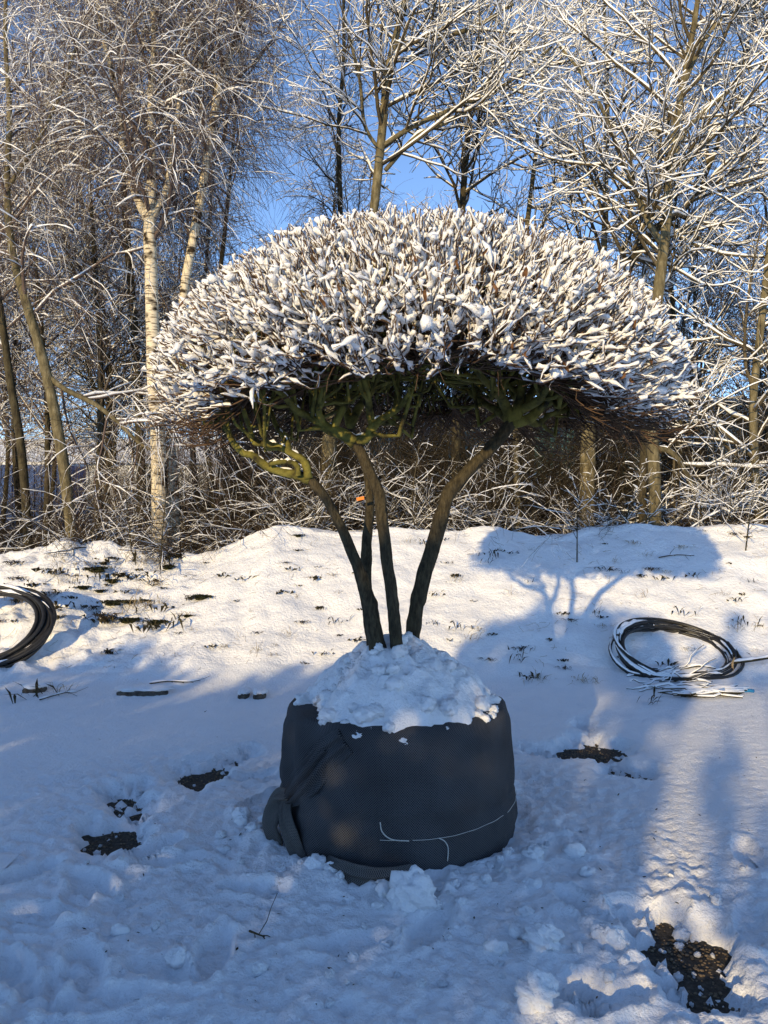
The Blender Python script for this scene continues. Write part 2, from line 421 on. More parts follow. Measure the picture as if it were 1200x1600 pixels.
# the rest of the snow field around, coarser
xs = np.linspace(-60, 60, 120); ys = np.linspace(-40, 6.3, 60)
GX, GY = np.meshgrid(xs, ys)
GZ = .07+.02*fbm(GX, GY, 3, .5)
fld = grid_faces(60, 120); cx = GX.ravel()[fld].mean(1); cy = GY.ravel()[fld].mean(1)
keepf = ~((cy > 1.3) & (cy < 6.6) & (np.abs(cx) < .62*cy+.2))
single('snow_field', np.stack([GX, GY, GZ], -1).reshape(-1, 3), [fld[keepf]], SNOWG, (0, 0, 0), kind='structure')
# bank
xs = np.concatenate([np.linspace(-40, -7.1, 40), np.linspace(-7, 7, 420), np.linspace(7.1, 40, 40)]); ys = np.concatenate([np.linspace(5.6, 8.6, 120), np.linspace(8.65, 11.2, 24)])
GX, GY = np.meshgrid(xs, ys)
single('snow_bank', np.stack([GX, GY, bank_h(GX, GY)], -1).reshape(-1, 3), [grid_faces(len(ys), len(xs))], SNOWB, (0, 0, 0), kind='structure')
# woodland floor beyond the bank
WF = noise_col(mat('woodland_floor', (.3, .3, .3), .9), [(.45, (.04, .03, .02)), (.58, (.09, .07, .05)), (.68, (.75, .76, .8))], 2.2, 6, bump=.6, bscale=9, bdist=.05)
xs = np.linspace(-70, 70, 90); ys = np.linspace(10.6, 75, 60)
GX, GY = np.meshgrid(xs, ys)
single('woodland_floor', np.stack([GX, GY, .38+.12*fbm(GX, GY, 3, .25)], -1).reshape(-1, 3), [grid_faces(60, 90)], WF, (0, 0, 0), kind='structure')

# ------------------------------------------------------------------ background trees
def px_poly(pts, Y):
    """(px, py, width px[, dY]) -> points, radii"""
    p = np.array([P(a[0], a[1], Y+(a[3] if len(a) > 3 else 0)) for a in pts])
    r = np.array([a[2]/2400*Y for a in pts])
    return p, r
def to_floor(p, r):
    # carry the foot of a trunk down to the ground it stands on
    zf = float(bank_h(np.array([p[0, 0]]), np.array([p[0, 1]]), False)[0]) if p[0, 1] < 11 else .38
    f = p[0].copy(); f[2] = zf-.12
    if f[2] < p[0, 2]-.05:
        f[:2] += (p[0]-p[1])[:2]*.25
        p = np.vstack([f, p]); r = np.concatenate([[r[0]*1.35], r])
    return p, r
def lumpy(amp, fr=6):
    def fn(p, ring, r):
        ang = np.linspace(0, 6.28, ring.shape[2], endpoint=False)
        n = perlin(p[:, :, None, 2]*fr+p[:, :, None, 0]*3+0*ang, np.cos(ang)[None, None]*1.3+p[:, :, None, 1]) + .6*perlin(p[:, :, None, 2]*fr*2.7, np.sin(ang)[None, None]*2+7)
        return ring*(r[:, :, None]*amp*n)[..., None]
    return fn

def make_tree(name, trunk, Y, label, kind, seed, limbs=(), bark=None, dens=1.0, top=None, base=None, clear=.3, spread=1.0, group=None, snow=1.0):
    """trunk: pixel polyline from the foot up; limbs: further pixel polylines that start on it"""
    g = np.random.default_rng(seed)
    p, r = px_poly(trunk, Y); p, r = to_floor(p, r)
    root = thing(name, p[0]+[0, 0, .1], label, 'tree', group or 'bare trees behind the bank')
    tp, tr_ = resample(p, r, 30)
    lim = []
    for l in limbs:
        lp, lr = px_poly(l, Y); lim.append(resample(lp, lr, 16))
    heavy = [(tp, tr_, 10, lumpy(.12))]+[(a, b, 8, lumpy(.1)) for a, b in lim]
    V, F = tube_arrays(heavy[:1]); part('trunk', V, F, bark, root)
    for h in heavy[1:]:
        V, F = tube_arrays([h]); part('limb', V, F, bark, root)
    mains = [(tp, tr_)]+lim
    l1, l2, l3 = [], [], []
    if kind == 'spread':           # upswept branches loaded with snow
        for i, (a, b) in enumerate(mains):
            k = int((34 if i == 0 else 13)*dens)
            c0 = clear if i == 0 else .12
            l1.append(grow(a, b, k, c0, .98, 2.3*spread, (58, 12), 9, .55, .05, .13, .006, .45, .3, g, rmax=.028))
        q1 = (np.concatenate([x[0] for x in l1]), np.concatenate([x[1] for x in l1]))
        q2 = grow(q1[0], q1[1], 9, .12, .98, .95*spread, (48, 13), 6, .62, .05, .16, .0042, .45, .4, g)
        q3 = grow(q2[0], q2[1], 5, .15, .98, .38*spread, (46, 15), 4, .7, .05, .18, .0032, .3, .5, g)
        tw = [(q1[0], q1[1], 4), (q2[0], q2[1], 3), (q3[0], q3[1], 3)]
        sn = snow_on([(tp, tr_)], .004, .35, 5, g=g, hpow=1.6)+snow_on(lim, .006, .5, 5, g=g)
        sn += snow_on(tw[:1], .011*snow, .5, 5, 1, .06, .25, g)+snow_on(tw[1:2], .0085*snow, .5, 4, .97, .08, .28, g)+snow_on(tw[2:], .0068*snow, .4, 3, .9, .08, .3, g)
        tm = TW_G
    elif kind == 'weep':           # birch: limbs up, twigs hanging
        for i, (a, b) in enumerate(mains):
            k = int((17 if i == 0 else 10)*dens)
            l1.append(grow(a, b, k, clear if i == 0 else .15, .98, 2.0*spread, (48, 12), 9, .5, .10, .14, .006, .3, .3, g, trop_end=-.12, rmax=.03))
        q1 = (np.concatenate([x[0] for x in l1]), np.concatenate([x[1] for x in l1]))
        q2 = grow(q1[0], q1[1], 11, .15, 1, .75*spread, (55, 16), 6, .42, .0, .17, .003, .3, .45, g, trop_end=-.3)
        q3 = grow(q2[0], q2[1], 7, .15, 1, 1.0*spread, (55, 22), 5, .6, -.26, .16, .0021, .2, .7, g, trop_end=-.30)
        sel = np.arange(len(q3[0])); sel = sel[g.random(len(sel)) < .9]
        q4 = grow(q3[0][sel], q3[1][sel], 1, .15, .95, .15, (50, 15), 2, .8, -.1, .2, .0019, .2, .8, g)
        tw = [(q1[0], q1[1], 4), (q2[0], q2[1], 3), (q3[0], q3[1], 3), (q4[0], q4[1], 3)]
        sn = snow_on([(tp, tr_)], .003, .25, 5, g=g, hpow=1.6)
        sn += snow_on(tw[:1], .010, .5, 4, 1, .1, .3, g)+snow_on(tw[1:2], .0072, .5, 4, .95, .15, .4, g)+snow_on(tw[2:3], .0036, .4, 3, .42, .35, .4, g, .6)+snow_on(tw[3:], .0040, .3, 3, .38, .1, .3, g)
        tm = TW_B
    else:                          # slender woodland tree, thin upright twigs
        for i, (a, b) in enumerate(mains):
            k = int((24 if i == 0 else 10)*dens)
            l1.append(grow(a, b, k, clear if i == 0 else .1, .98, 1.5*spread, (44, 12), 7, .5, .06, .14, .005, .4, .3, g, rmax=.022))
        q1 = (np.concatenate([x[0] for x in l1]), np.concatenate([x[1] for x in l1]))
        q2 = grow(q1[0], q1[1], 7, .12, .98, .65*spread, (42, 12), 5, .6, .05, .16, .0035, .4, .4, g)
        q3 = grow(q2[0], q2[1], 5, .15, .98, .28*spread, (42, 14), 3, .7, .05, .16, .0028, .3, .5, g)
        tw = [(q1[0], q1[1], 3), (q2[0], q2[1], 3), (q3[0], q3[1], 3)]
        sn = snow_on([(tp, tr_)], .003, .3, 5, g=g, hpow=1.6)+snow_on(tw[:1], .0075*snow, .5, 4, .95, .1, .3, g)+snow_on(tw[1:2], .0058*snow, .4, 3, .8, .12, .3, g)+snow_on(tw[2:], .0048*snow, .3, 3, .5, .1, .3, g)
        tm = TW_G
    V, F = tube_arrays(tw); cr = part('crown', V, F, tm, root)
    V, F = tube_arrays(sn); part('snow', V, F, SNOW, cr, 'stuff')
    return root

NEAR = []
NEAR.append(make_tree('birch_tree', [(250, 835, 26), (248, 700, 25), (241, 560, 22), (238, 430, 20), (236, 350, 19), (240, 250, 12), (238, 160, 10), (244, 70, 8), (240, -60, 6), (246, -200, 4)], 9.6,
    'cream barked birch with straight trunk forking beside the domed crown', 'weep', 101,
    [[(236, 352, 14), (214, 306, 12), (196, 240, 10), (186, 150, 8), (160, 40, 6), (150, -90, 4)], [(237, 345, 14), (262, 300, 11), (272, 230, 8), (290, 120, 6), (300, 0, 5)]], BIRCH, 1.0, clear=.42))
NEAR.append(make_tree('birch_tree', [(272, 830, 17), (272, 700, 16), (280, 560, 15), (290, 450, 14), (302, 385, 14), (320, 285, 13), (337, 180, 12), (350, 118, 11), (374, 62, 10), (386, 0, 9), (392, -120, 6), (400, -220, 4)], 9.9,
    'slim cream birch leaning right above the left of the domed crown', 'weep', 102,
    [[(333, 210, 8), (310, 150, 7), (318, 90, 6), (330, 0, 5), (345, -90, 4)]], BIRCH, 1.0, clear=.42))
NEAR.append(make_tree('leaning_tree', [(112, 840, 17), (96, 700, 17), (72, 575, 16), (42, 470, 14), (22, 395, 12), (15, 290, 10), (20, 180, 8), (14, 60, 6), (20, -120, 4)], 9.6,
    'olive barked tree leaning left, drooping snowy twigs, over the left pipe coil', 'weep', 103,
    [[(78, 590, 9), (105, 610, 8), (150, 632, 8), (185, 660, 7), (215, 690, 5), (240, 705, 4)], [(14, 300, 7), (60, 230, 6), (100, 150, 5), (130, 60, 4)]], BARK_G, .9, clear=.4))
NEAR.append(make_tree('leaning_tree', [(42, 820, 13), (34, 700, 13), (18, 600, 12), (4, 490, 11), (-14, 390, 9), (-24, 250, 7), (-20, 60, 5), (-30, -120, 4)], 10.2,
    'thin tree whose foot stands just behind the left pipe coil', 'weep', 104, [], BARK_D, .9, clear=.4))
NEAR.append(make_tree('dark_tree', [(222, 830, 15), (220, 700, 14), (214, 560, 13), (206, 440, 12), (198, 330, 10), (196, 220, 8), (190, 100, 6), (196, -60, 4)], 12.0,
    'dark barked straight tree close behind the forked birch', 'weep', 105, [], BARK_D, .7, clear=.45))
NEAR.append(make_tree('slender_tree', [(182, 830, 9), (178, 740, 9), (165, 670, 8), (136, 560, 7), (116, 450, 6), (100, 340, 5), (92, 200, 4)], 12.8,
    'slender dark tree bending left, between the leaning tree and the birch', 'slim', 106, [[(178, 740, 7), (180, 660, 6), (172, 560, 5), (160, 440, 4)]], BARK_D, .8))
NEAR.append(make_tree('pale_tree', [(506, 835, 26), (512, 740, 25), (520, 640, 21), (548, 490, 17), (575, 390, 15), (588, 300, 14), (597, 210, 13), (606, 120, 12), (622, 50, 11), (636, -10, 9), (640, -120, 6), (650, -240, 4)], 10.4,
    'pale olive tree rising straight above the middle of the domed crown', 'spread', 107,
    [[(598, 232, 7), (640, 205, 8), (700, 178, 7), (760, 152, 6), (800, 130, 5), (860, 80, 4)], [(602, 270, 7), (650, 218, 7), (700, 195, 6), (760, 160, 5), (820, 110, 4)],
     [(612, 78, 7), (680, 66, 8), (740, 50, 7), (800, 15, 5)], [(594, 240, 6), (570, 200, 6), (562, 130, 5), (540, 40, 4)]], BARK_G, .62, clear=.5))
NEAR.append(make_tree('dark_tree', [(712, 830, 14), (712, 720, 14), (714, 600, 12), (718, 430, 10), (722, 320, 10), (730, 220, 9), (740, 140, 8), (746, 60, 7), (752, -40, 5), (756, -160, 4)], 11.6,
    'dark upright tree behind the crown, right of the pale olive one', 'spread', 108, [], BARK_D, .85, clear=.45))
NEAR.append(make_tree('slender_tree', [(530, 830, 10), (528, 700, 10), (534, 500, 9), (532, 330, 8), (530, 200, 7), (538, 90, 6), (536, -60, 4)], 12.6,
    'slender upright tree between the birches and the pale olive tree', 'slim', 109, [], BARK_D, 1.0, clear=.4))
NEAR.append(make_tree('branching_tree', [(1024, 835, 20), (1022, 740, 19), (1016, 640, 18), (1020, 520, 18), (1030, 430, 17), (1040, 335, 15), (1044, 262, 13), (1058, 165, 11), (1072, 90, 10), (1086, 0, 8), (1094, -120, 6), (1100, -220, 4)], 9.7,
    'snow laden tree with curved twin limb, above the right pipe coil', 'spread', 110,
    [[(1036, 388, 10), (1012, 352, 10), (990, 300, 9), (964, 240, 7), (940, 180, 6), (905, 120, 5), (872, 80, 4)], [(1046, 255, 7), (1075, 200, 7), (1120, 160, 6), (1170, 120, 5), (1230, 70, 4)],
     [(1060, 150, 7), (1085, 90, 7), (1120, 40, 6), (1180, 10, 5)], [(1022, 700, 10), (1050, 708, 9), (1075, 745, 8), (1090, 785, 7), (1098, 825, 6)]], BARK_G, .8, clear=.36))
NEAR.append(make_tree('branching_tree', [(1006, 835, 14), (1003, 760, 14), (1006, 680, 13), (990, 540, 12), (976, 430, 12), (996, 392, 12), (1030, 352, 11), (1066, 330, 10), (1110, 250, 8), (1150, 120, 6), (1180, 0, 4)], 10.2,
    'dark limbed tree crossing diagonally behind the snow laden twin limbed tree', 'spread', 111, [], BARK_D, .8, clear=.4))
NEAR.append(make_tree('pale_tree', [(918, 835, 24), (918, 740, 24), (920, 650, 22), (930, 520, 15), (942, 380, 10), (944, 260, 9), (946, 140, 7), (940, 0, 5), (944, -150, 4)], 11.6,
    'stout pale trunk standing under the right end of the domed crown', 'spread', 112, [], BARK_G, .75, clear=.45))
NEAR.append(make_tree('branching_tree', [(1190, 835, 14), (1180, 740, 13), (1176, 620, 12), (1190, 480, 11), (1204, 330, 10), (1216, 180, 8), (1220, 0, 6), (1230, -160, 4)], 9.9,
    'snowy olive tree standing farthest right along the bank top', 'spread', 113, [], BARK_G, .95, clear=.25))
NEAR.append(make_tree('slender_tree', [(812, 835, 10), (806, 700, 10), (812, 520, 9), (822, 360, 8), (836, 240, 6), (846, 120, 5), (852, 0, 4)], 12.0,
    'slender snowy tree behind the right half of the domed crown', 'spread', 114, [], BARK_G, .55, clear=.4))

# far woodland: three kinds, copied, smaller in the picture than their parts
def far_tree(name, kind, seed, h, loc, label):
    g = np.random.default_rng(seed)
    p = np.array([[0, 0, -.1], [.1*g.normal(), .1, h*.3], [.25*g.normal(), 0, h*.6], [.3*g.normal(), 0, h]])+np.asarray(loc); r = np.array([.058, .048, .032, .008])
    root = thing(name, loc, label, 'tree', 'far woodland trees')
    tp, tr_ = resample(p, r, 14)
    V, F = tube_arrays([(tp, tr_, 6)]); part('trunk', V, F, BARK_D, root)
    if kind == 'w':
        q1 = grow(tp, tr_, 24, .22, .98, 2.2, (45, 12), 6, .5, .08, .15, .008, .5, .3, g, trop_end=-.1, rmax=.03)
        q2 = grow(q1[0], q1[1], 10, .1, 1, .9, (52, 15), 5, .45, 0, .16, .0042, .3, .5, g, trop_end=-.3)
        q3 = grow(q2[0], q2[1], 8, .1, 1, .95, (52, 18), 5, .6, -.22, .15, .0026, .3, .6, g, trop_end=-.3)
    else:
        q1 = grow(tp, tr_, 30, .33, .98, 2.0, (48, 12), 6, .5, .08, .14, .008, .5, .3, g, rmax=.03)
        q2 = grow(q1[0], q1[1], 8, .1, 1, .9, (44, 13), 5, .6, .05, .16, .005, .3, .5, g)
        q3 = grow(q2[0], q2[1], 5, .1, 1, .42, (42, 13), 3, .7, .04, .16, .0036, .3, .6, g)
    V, F = tube_arrays([(q1[0], q1[1], 3), (q2[0], q2[1], 3), (q3[0], q3[1], 3)]); cr = part('crown', V, F, TW_B if kind == 'w' else TW_FAR, root)
    V, F = tube_arrays(snow_on([(q1[0], q1[1])], .010, .5, 3, .9, .1, .3, g)+snow_on([(q2[0], q2[1])], .007, .4, 3, .7, .1, .3, g)+snow_on([(q3[0], q3[1])], .005, .4, 3, .40 if kind == 'w' else .6, .1, .3, g)); part('snow', V, F, SNOW, cr, 'stuff')
    return root
FARLAB = 'upright leafless woodland tree deeper among the trunks'; FARLABW = 'birch with fine hanging twigs deeper among the trunks'
fl0 = (-7.5, 17.0, .38)
protos = [far_tree('woodland_tree', 'w', 201, 9.0, fl0, FARLABW), far_tree('woodland_tree', 's', 202, 8.0, (1.8, 19, .38), FARLAB), far_tree('woodland_tree', 's', 203, 7.2, (7.5, 18, .38), FARLAB)]
fg = np.random.default_rng(21)
spots = []
for X, Y in [(-4.2, 15.5), (-9.5, 19), (-6.2, 20), (-2.6, 18.5), (-1.2, 16.0), (.5, 18.3), (3.2, 17.6), (4.6, 16.5), (6.2, 19.0), (9.2, 19.5), (9.8, 16.0), (-11.5, 23), (-8, 25), (-7.8, 22), (12.5, 19), (-6.6, 14.0), (7.6, 15.5), (-3.2, 13.6), (-.4, 14.2), (5.6, 14.0), (-5.4, 12.2), (-4.4, 11.6), (-2.6, 12.2), (-6.4, 11.8), (-7.4, 12.6), (-5.0, 13.4), (4.8, 12.6), (6.4, 12.8)]:
    spots.append((X, Y))
for i, (X, Y) in enumerate(spots):
    left = X < -.5
    src = protos[0] if (left and i % 3) else protos[1+i % 2]
    sc = fg.uniform(.9, 1.12)*(1.0 if left else .84 if Y > 14 else 1.0)
    dup(src, (X, Y, .38), fg.uniform(0, 6.28), sc)

# ------------------------------------------------------------------ undergrowth along the bank top
def make_shrub(name, seed, loc, label, h=1.2, n=16, spread=1.0, snowk=1.0, m=BRUSH, arch=-.08, group='undergrowth shrubs on the bank top'):
    g = np.random.default_rng(seed); loc = np.asarray(loc, float)
    a = g.uniform(0, 6.28, n); el = g.uniform(.35, 1.35, n)
    dr = np.stack([np.cos(a)*np.cos(el), np.sin(a)*np.cos(el), np.sin(el)], -1)
    pts = np.empty((n, 9, 3)); pts[:, 0] = loc+np.stack([g.normal(0, .14*spread, n), g.normal(0, .12*spread, n), np.full(n, -.08)], -1)
    Ln = h*g.uniform(.8, 1.7, n)
    for j in range(1, 9):
        dr = dr+g.normal(scale=.13, size=(n, 3)); dr[:, 2] += arch; dr /= np.linalg.norm(dr, axis=1, keepdims=True)
        pts[:, j] = pts[:, j-1]+dr*(Ln/8)[:, None]
    pts[:, 1:, 2] = np.maximum(pts[:, 1:, 2], loc[2]-.05)
    rad = g.uniform(.0045, .010, n)[:, None]*np.linspace(1, .3, 9)[None]
    q2 = grow(pts, rad, 9, .1, .98, .6*h, (48, 14), 6, .6, arch*.4, .16, .0024, .3, .4, g)
    q3 = grow(q2[0], q2[1], 5, .1, .98, .28*h, (46, 14), 4, .7, arch*.3, .18, .0019, .3, .5, g)
    root = thing(name, loc, label, 'shrub', group)
    V, F = tube_arrays([(pts, rad, 4), (q2[0], q2[1], 3), (q3[0], q3[1], 3)]); br = part('stems', V, F, m, root)
    V, F = tube_arrays(snow_on([(pts, rad)], .0042*snowk, .4, 4, .85, .15, .3, g)+snow_on([q2], .0035*snowk, .4, 3, .55*snowk, .15, .3, g)+snow_on([q3], .0034*snowk, .4, 3, .22*snowk, .1, .3, g)); part('snow', V, F, SNOW, br, 'stuff')
    return root
SL = 'tangled leafless undergrowth shrub dusted with snow along the bank top'
def bz(X, Y): return float(bank_h(np.array([X]), np.array([Y]))[0]) if Y < 11 else .38
shr = []
for i, (X, Y, h, n, sk) in enumerate([(-3.4, 8.75, .75, 22, .75), (-.6, 9.6, 1.1, 14, .85), (2.6, 9.9, 1.2, 14, .85), (4.2, 9.2, 1.0, 16, .8)]):
    shr.append(make_shrub('undergrowth_shrub', 301+i, (X, Y, bz(X, Y)), SL, h, n, 1.0, sk, BRUSH, [-.12, -.05, -.04, -.1][i]))
ug = np.random.default_rng(31)
for i in range(36):
    X = -6.2+12.6*((i*.618) % 1.0); Y = [8.9, 9.5, 10.3, 11.4][i % 4]+ug.uniform(-.2, .25)
    left = X < -1.4
    if not left and i % 3: continue
    if Y < 9.1 and not left: Y += 1.0
    src = shr[0 if (left and i % 3) else 1+i % 3]
    dup(src, (X, Y, bz(X, Y)), ug.uniform(0, 6.28), ug.uniform(.75, 1.1))
# thicket behind, coloured near black to stand for shaded depth
TL = 'dense thicket bush, colour darkened for shade, deeper under the woodland trees'
th = make_shrub('thicket_bush', 330, (-2.0, 13.2, .38), TL, 1.6, 56, 2.2, .18, TWIG_SHADE, -.03, 'thicket bushes under the trees')
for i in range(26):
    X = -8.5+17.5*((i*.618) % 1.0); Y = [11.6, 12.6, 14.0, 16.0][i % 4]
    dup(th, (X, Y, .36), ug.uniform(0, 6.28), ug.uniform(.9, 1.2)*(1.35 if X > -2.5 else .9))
# arching snow lined saplings in front of the dark woodland
for px, py, Y, h, sd, lab in [(650, 822, 9.0, 1.0, 341, 'low arching sapling white with snow, seen between the middle and right stems'),
                              (985, 818, 8.7, .55, 342, 'small frosted bush on the bank crest above the right pipe coil'),
                              (760, 815, 9.3, 1.3, 343, 'wide snow lined shrub just right of the right stem'),
                              (470, 822, 9.2, 1.2, 344, 'snow lined shrub under the left of the domed crown'),
                              (1120, 815, 9.0, 1.4, 345, 'large snow lined shrub leaning over the right bank crest')]:
    b = P(px, py, Y); make_shrub('snowy_shrub', sd, (b[0], Y, bz(b[0], Y)), lab, h, 8, .8, 1.2, TW_G, -.05, 'snow lined shrubs on the crest')
# small bare saplings on the slope
def make_sapling(px, py, hpx, seed, label, lean=0.0):
    g = np.random.default_rng(seed)
    Y = 8.0
    for _ in range(30):
        X = (px-600)/1200*Y; z = bz(X, Y); yy = 780+1200*(CAM_H-z)/Y
        Y += (yy-py)*.004
    b = np.array([X, Y, z]); h = hpx/1200*Y
    p = np.array([b-[0, 0, .04], b+[lean*.4*h, 0, .5*h], b+[lean*h, .02, h]]); tp, tr_ = resample(p, np.array([.008, .006, .003]), 8)
    q = grow(tp, tr_, 8, .25, .95, .45*h, (45, 12), 5, .6, .03, .15, .0022, .3, .5, g)
    q2 = grow(q[0], q[1], 3, .3, .95, .15*h, (45, 12), 3, .7, .02, .15, .0018, .3, .5, g)
    root = thing('sapling', b, label, 'sapling', 'saplings on the bank slope')
    V, F = tube_arrays([(tp, tr_, 5)]); part('stem', V, F, WEED, root)
    V, F = tube_arrays([(q[0], q[1], 3), (q2[0], q2[1], 3)]); tw = part('twigs', V, F, WEED, root)
    V, F = tube_arrays(snow_on([q, q2], .0035, .5, 3, .7, .1, .3, g)); part('snow', V, F, SNOW, tw, 'stuff')
make_sapling(902, 878, 120, 351, 'single thin sapling on the shaded slope left of the frosted bush')
make_sapling(250, 890, 130, 352, 'thin reddish sapling rising from the dip in the bank', .08)
make_sapling(205, 860, 90, 353, 'short twiggy sapling on the bumpy left part of the bank', -.1)
make_sapling(1165, 860, 90, 354, 'short sapling at the right end of the slope', .15)

# ------------------------------------------------------------------ weeds, moss and litter on the slope
_ys = np.concatenate([np.linspace(2.2, 5.9, 300), np.linspace(5.91, 8.6, 500)])
def on_slope(px, py):
    X = (px-600)/1200*_ys; z = terrain(X, _ys); yy = 780+1200*(CAM_H-z)/_ys
    i = int(np.argmax(yy <= py)) if np.any(yy <= py) else int(np.argmin(np.abs(yy-py)))
    return np.array([X[i], _ys[i], z[i]])
def blades(n, g, size, wide, flat=.5):
    V, F = [], []
    for i in range(n):
        a = g.uniform(0, 6.28); el = g.uniform(.1, 1.2)*flat; ln = size*g.uniform(.5, 1.2)*(.35 if n > 100 else 1); b = np.array([g.normal(0, size*.45), g.normal(0, size*.35), 0])
        d1 = np.array([math.cos(a)*math.cos(el), math.sin(a)*math.cos(el), math.sin(el)]); sd = np.array([-math.sin(a), math.cos(a), .3*g.normal()])*wide*g.uniform(.5, 1.3)
        k = len(V); m1 = b+d1*ln*.5+[0, 0, size*.08]; e = b+d1*ln+[0, 0, -size*.08]
        V += [b-[0, 0, .02], m1-sd, m1+sd, e]; F += [(k, k+1, k+3, k+2)]
    return np.array(V), [np.array(F)]
tuft = []
wg = np.random.default_rng(41)
WLS = 'tuft of thin straw coloured dry grass poking through the bank snow'
WL = 'dark withered weed tuft poking through the snow of the bank'
weed_px = [(75, 895), (90, 915), (45, 915), (110, 935), (135, 885), (185, 900), (20, 925), (70, 930), (205, 905), (190, 925), (160, 880), (125, 950), (85, 870), (210, 960), (230, 900), (100, 880), (150, 905), (60, 890), (120, 900), (165, 915), (30, 905), (215, 890), (262, 885), (445, 880), (465, 860), (455, 890), (640, 848), (660, 852), (700, 880), (462, 935), (520, 975), (330, 1010), (350, 1012), (165, 1020),
           (280, 990), (300, 985), (225, 940), (240, 915), (780, 860), (800, 865), (830, 860), (770, 870), (945, 890), (960, 880), (930, 960), (940, 965), (945, 980), (1000, 900), (1020, 890), (1040, 895), (880, 960), (890, 970), (860, 1000), (830, 1060),
           (840, 1065), (1015, 1100), (1035, 905), (1155, 985), (1160, 975), (1140, 880), (1100, 830), (1170, 840), (1150, 835), (990, 850), (945, 850), (815, 1015), (700, 1000), (740, 940), (735, 1000), (760, 880), (350, 900), (90, 1085), (60, 1090), (290, 900), (520, 900),
           (500, 950), (400, 990), (430, 1010), (370, 940), (320, 880), (560, 1000), (680, 930), (800, 930), (1060, 960), (1080, 900), (1130, 930), (1180, 910)]
weed_px += [(float(a), float(b)) for a, b in zip(wg.uniform(-20, 300, 46), wg.uniform(865, 985, 46))]+[(float(a), float(b)) for a, b in zip(wg.uniform(300, 1200, 44), wg.uniform(835, 1075, 44))]
for v in range(8):
    g = np.random.default_rng(400+v); px, py = weed_px[v*3]; b = on_slope(px, py)
    V, F = blades([14, 22, 10, 18, 34, 26, 40, 9][v], g, [.09, .07, .12, .06, .13, .17, .10, .05][v], [.012, .010, .007, .014, .0025, .0022, .004, .02][v], [.6, .4, .9, .3, .5, .75, .3, .3][v])
    tuft.append(single('weed_tuft', V+b, F, STRAW if v in (4, 5) else BRUSH if v == 6 else WEED, b, WLS if v in (4, 5) else WL, 'weed', 'weed tufts on the bank'))
for i, (px, py) in enumerate(weed_px):
    if i in (0, 3, 6, 9, 12, 15, 18, 21): continue
    b = on_slope(px, py)
    dup(tuft[(i*5+i//7) % 8], b, wg.uniform(0, 6.28), wg.uniform(.5, 1.3)*(1.4 if px < 280 else .85))
ML = 'patch of dark green moss showing through the snow on the bank'
moss = []
def blob(seed, n1=14, n2=9, amp=.35, fr=1.6):
    th = np.linspace(0, 2*np.pi, n1, endpoint=False); ph = np.linspace(.12, np.pi-.12, n2)
    TH, PH = np.meshgrid(th, ph)
    v = np.stack([np.cos(TH)*np.sin(PH), np.sin(TH)*np.sin(PH), np.cos(PH)], -1)
    n = perlin(v[..., 0]*fr+seed*3.7+v[..., 2]*1.9, v[..., 1]*fr-seed*1.3+v[..., 2]*.7)+.5*perlin(v[..., 0]*fr*2.6+seed, v[..., 1]*fr*2.6+v[..., 2]*3.1)
    v = v*(1+amp*n)[..., None]
    V = np.vstack([v.reshape(-1, 3), v[0].mean(0), v[-1].mean(0)])
    F4 = []
    for i in range(n2-1):
        for j in range(n1):
            j2 = (j+1) % n1; F4.append((i*n1+j, (i+1)*n1+j, (i+1)*n1+j2, i*n1+j2))
    t, b = n1*n2, n1*n2+1
    F3 = [(t, j, (j+1) % n1) for j in range(n1)]+[(b, (n2-1)*n1+(j+1) % n1, (n2-1)*n1+j) for j in range(n1)]
    return V, [np.array(F4), np.array(F3)]
for i, (px, py, s) in enumerate([(315, 935, .10), (172, 910, .09), (150, 892, .12), (175, 945, .10), (200, 942, .08), (200, 972, .10), (245, 975, .09), (293, 964, .05), (466, 838, .06), (130, 920, .08), (262, 888, .08), (155, 925, .06)]):
    b = on_slope(px, py)
    if i < 3:
        V, F = blob(50+i, 22, 14, .7, 2.6); V2, F2 = blades(190, np.random.default_rng(440+i), 1.3, .085, .5)
        V = V*[.7, .5, .16]
        mm = single('moss_patch', np.vstack([V*.1, V2*.1+[0, 0, .012]])+b, F+[F2[0]+len(V)], MOSSC, b, ML, 'moss', 'moss patches on the bank'); moss.append(mm); mm.scale = (s*10,)*3
    else: dup(moss[i % 3], b, wg.uniform(0, 6.28), s*10)
# dry stalks and straw: uncountable
g = np.random.default_rng(45); K = 1100
sx = g.uniform(-4.6, 4.6, K); sy = g.uniform(6.2, 8.7, K)
dens = fbm(sx, sy, 2, .9); keep = dens+.35*(sx < -1.2) > .12; sx, sy = sx[keep], sy[keep]
K = len(sx); st = np.stack([sx, sy, bank_h(sx, sy)-.01], -1); a = g.uniform(0, 6.28, K); el = g.uniform(.1, 1.0, K)
dr = np.stack([np.cos(a)*np.cos(el), np.sin(a)*np.cos(el), np.sin(el)], -1); pts = np.empty((K, 5, 3)); pts[:, 0] = st; Ln = g.uniform(.03, .11, K)
for j in range(1, 5):
    dr = dr+g.normal(scale=.2, size=(K, 3)); dr[:, 2] -= .16; dr /= np.linalg.norm(dr, axis=1, keepdims=True); pts[:, j] = pts[:, j-1]+dr*(Ln/4)[:, None]
zz = bank_h(pts[..., 0], pts[..., 1]); pts[..., 2] = np.maximum(pts[..., 2], zz+.004)
V, F = tube_arrays([(pts, np.full((K, 5), .0013), 3)])
single('dry_grass', V, F, STRAW, (0, 0, 0), 'thin dry straw stalks lying scattered over the snowy bank', 'dry grass', kind='stuff')
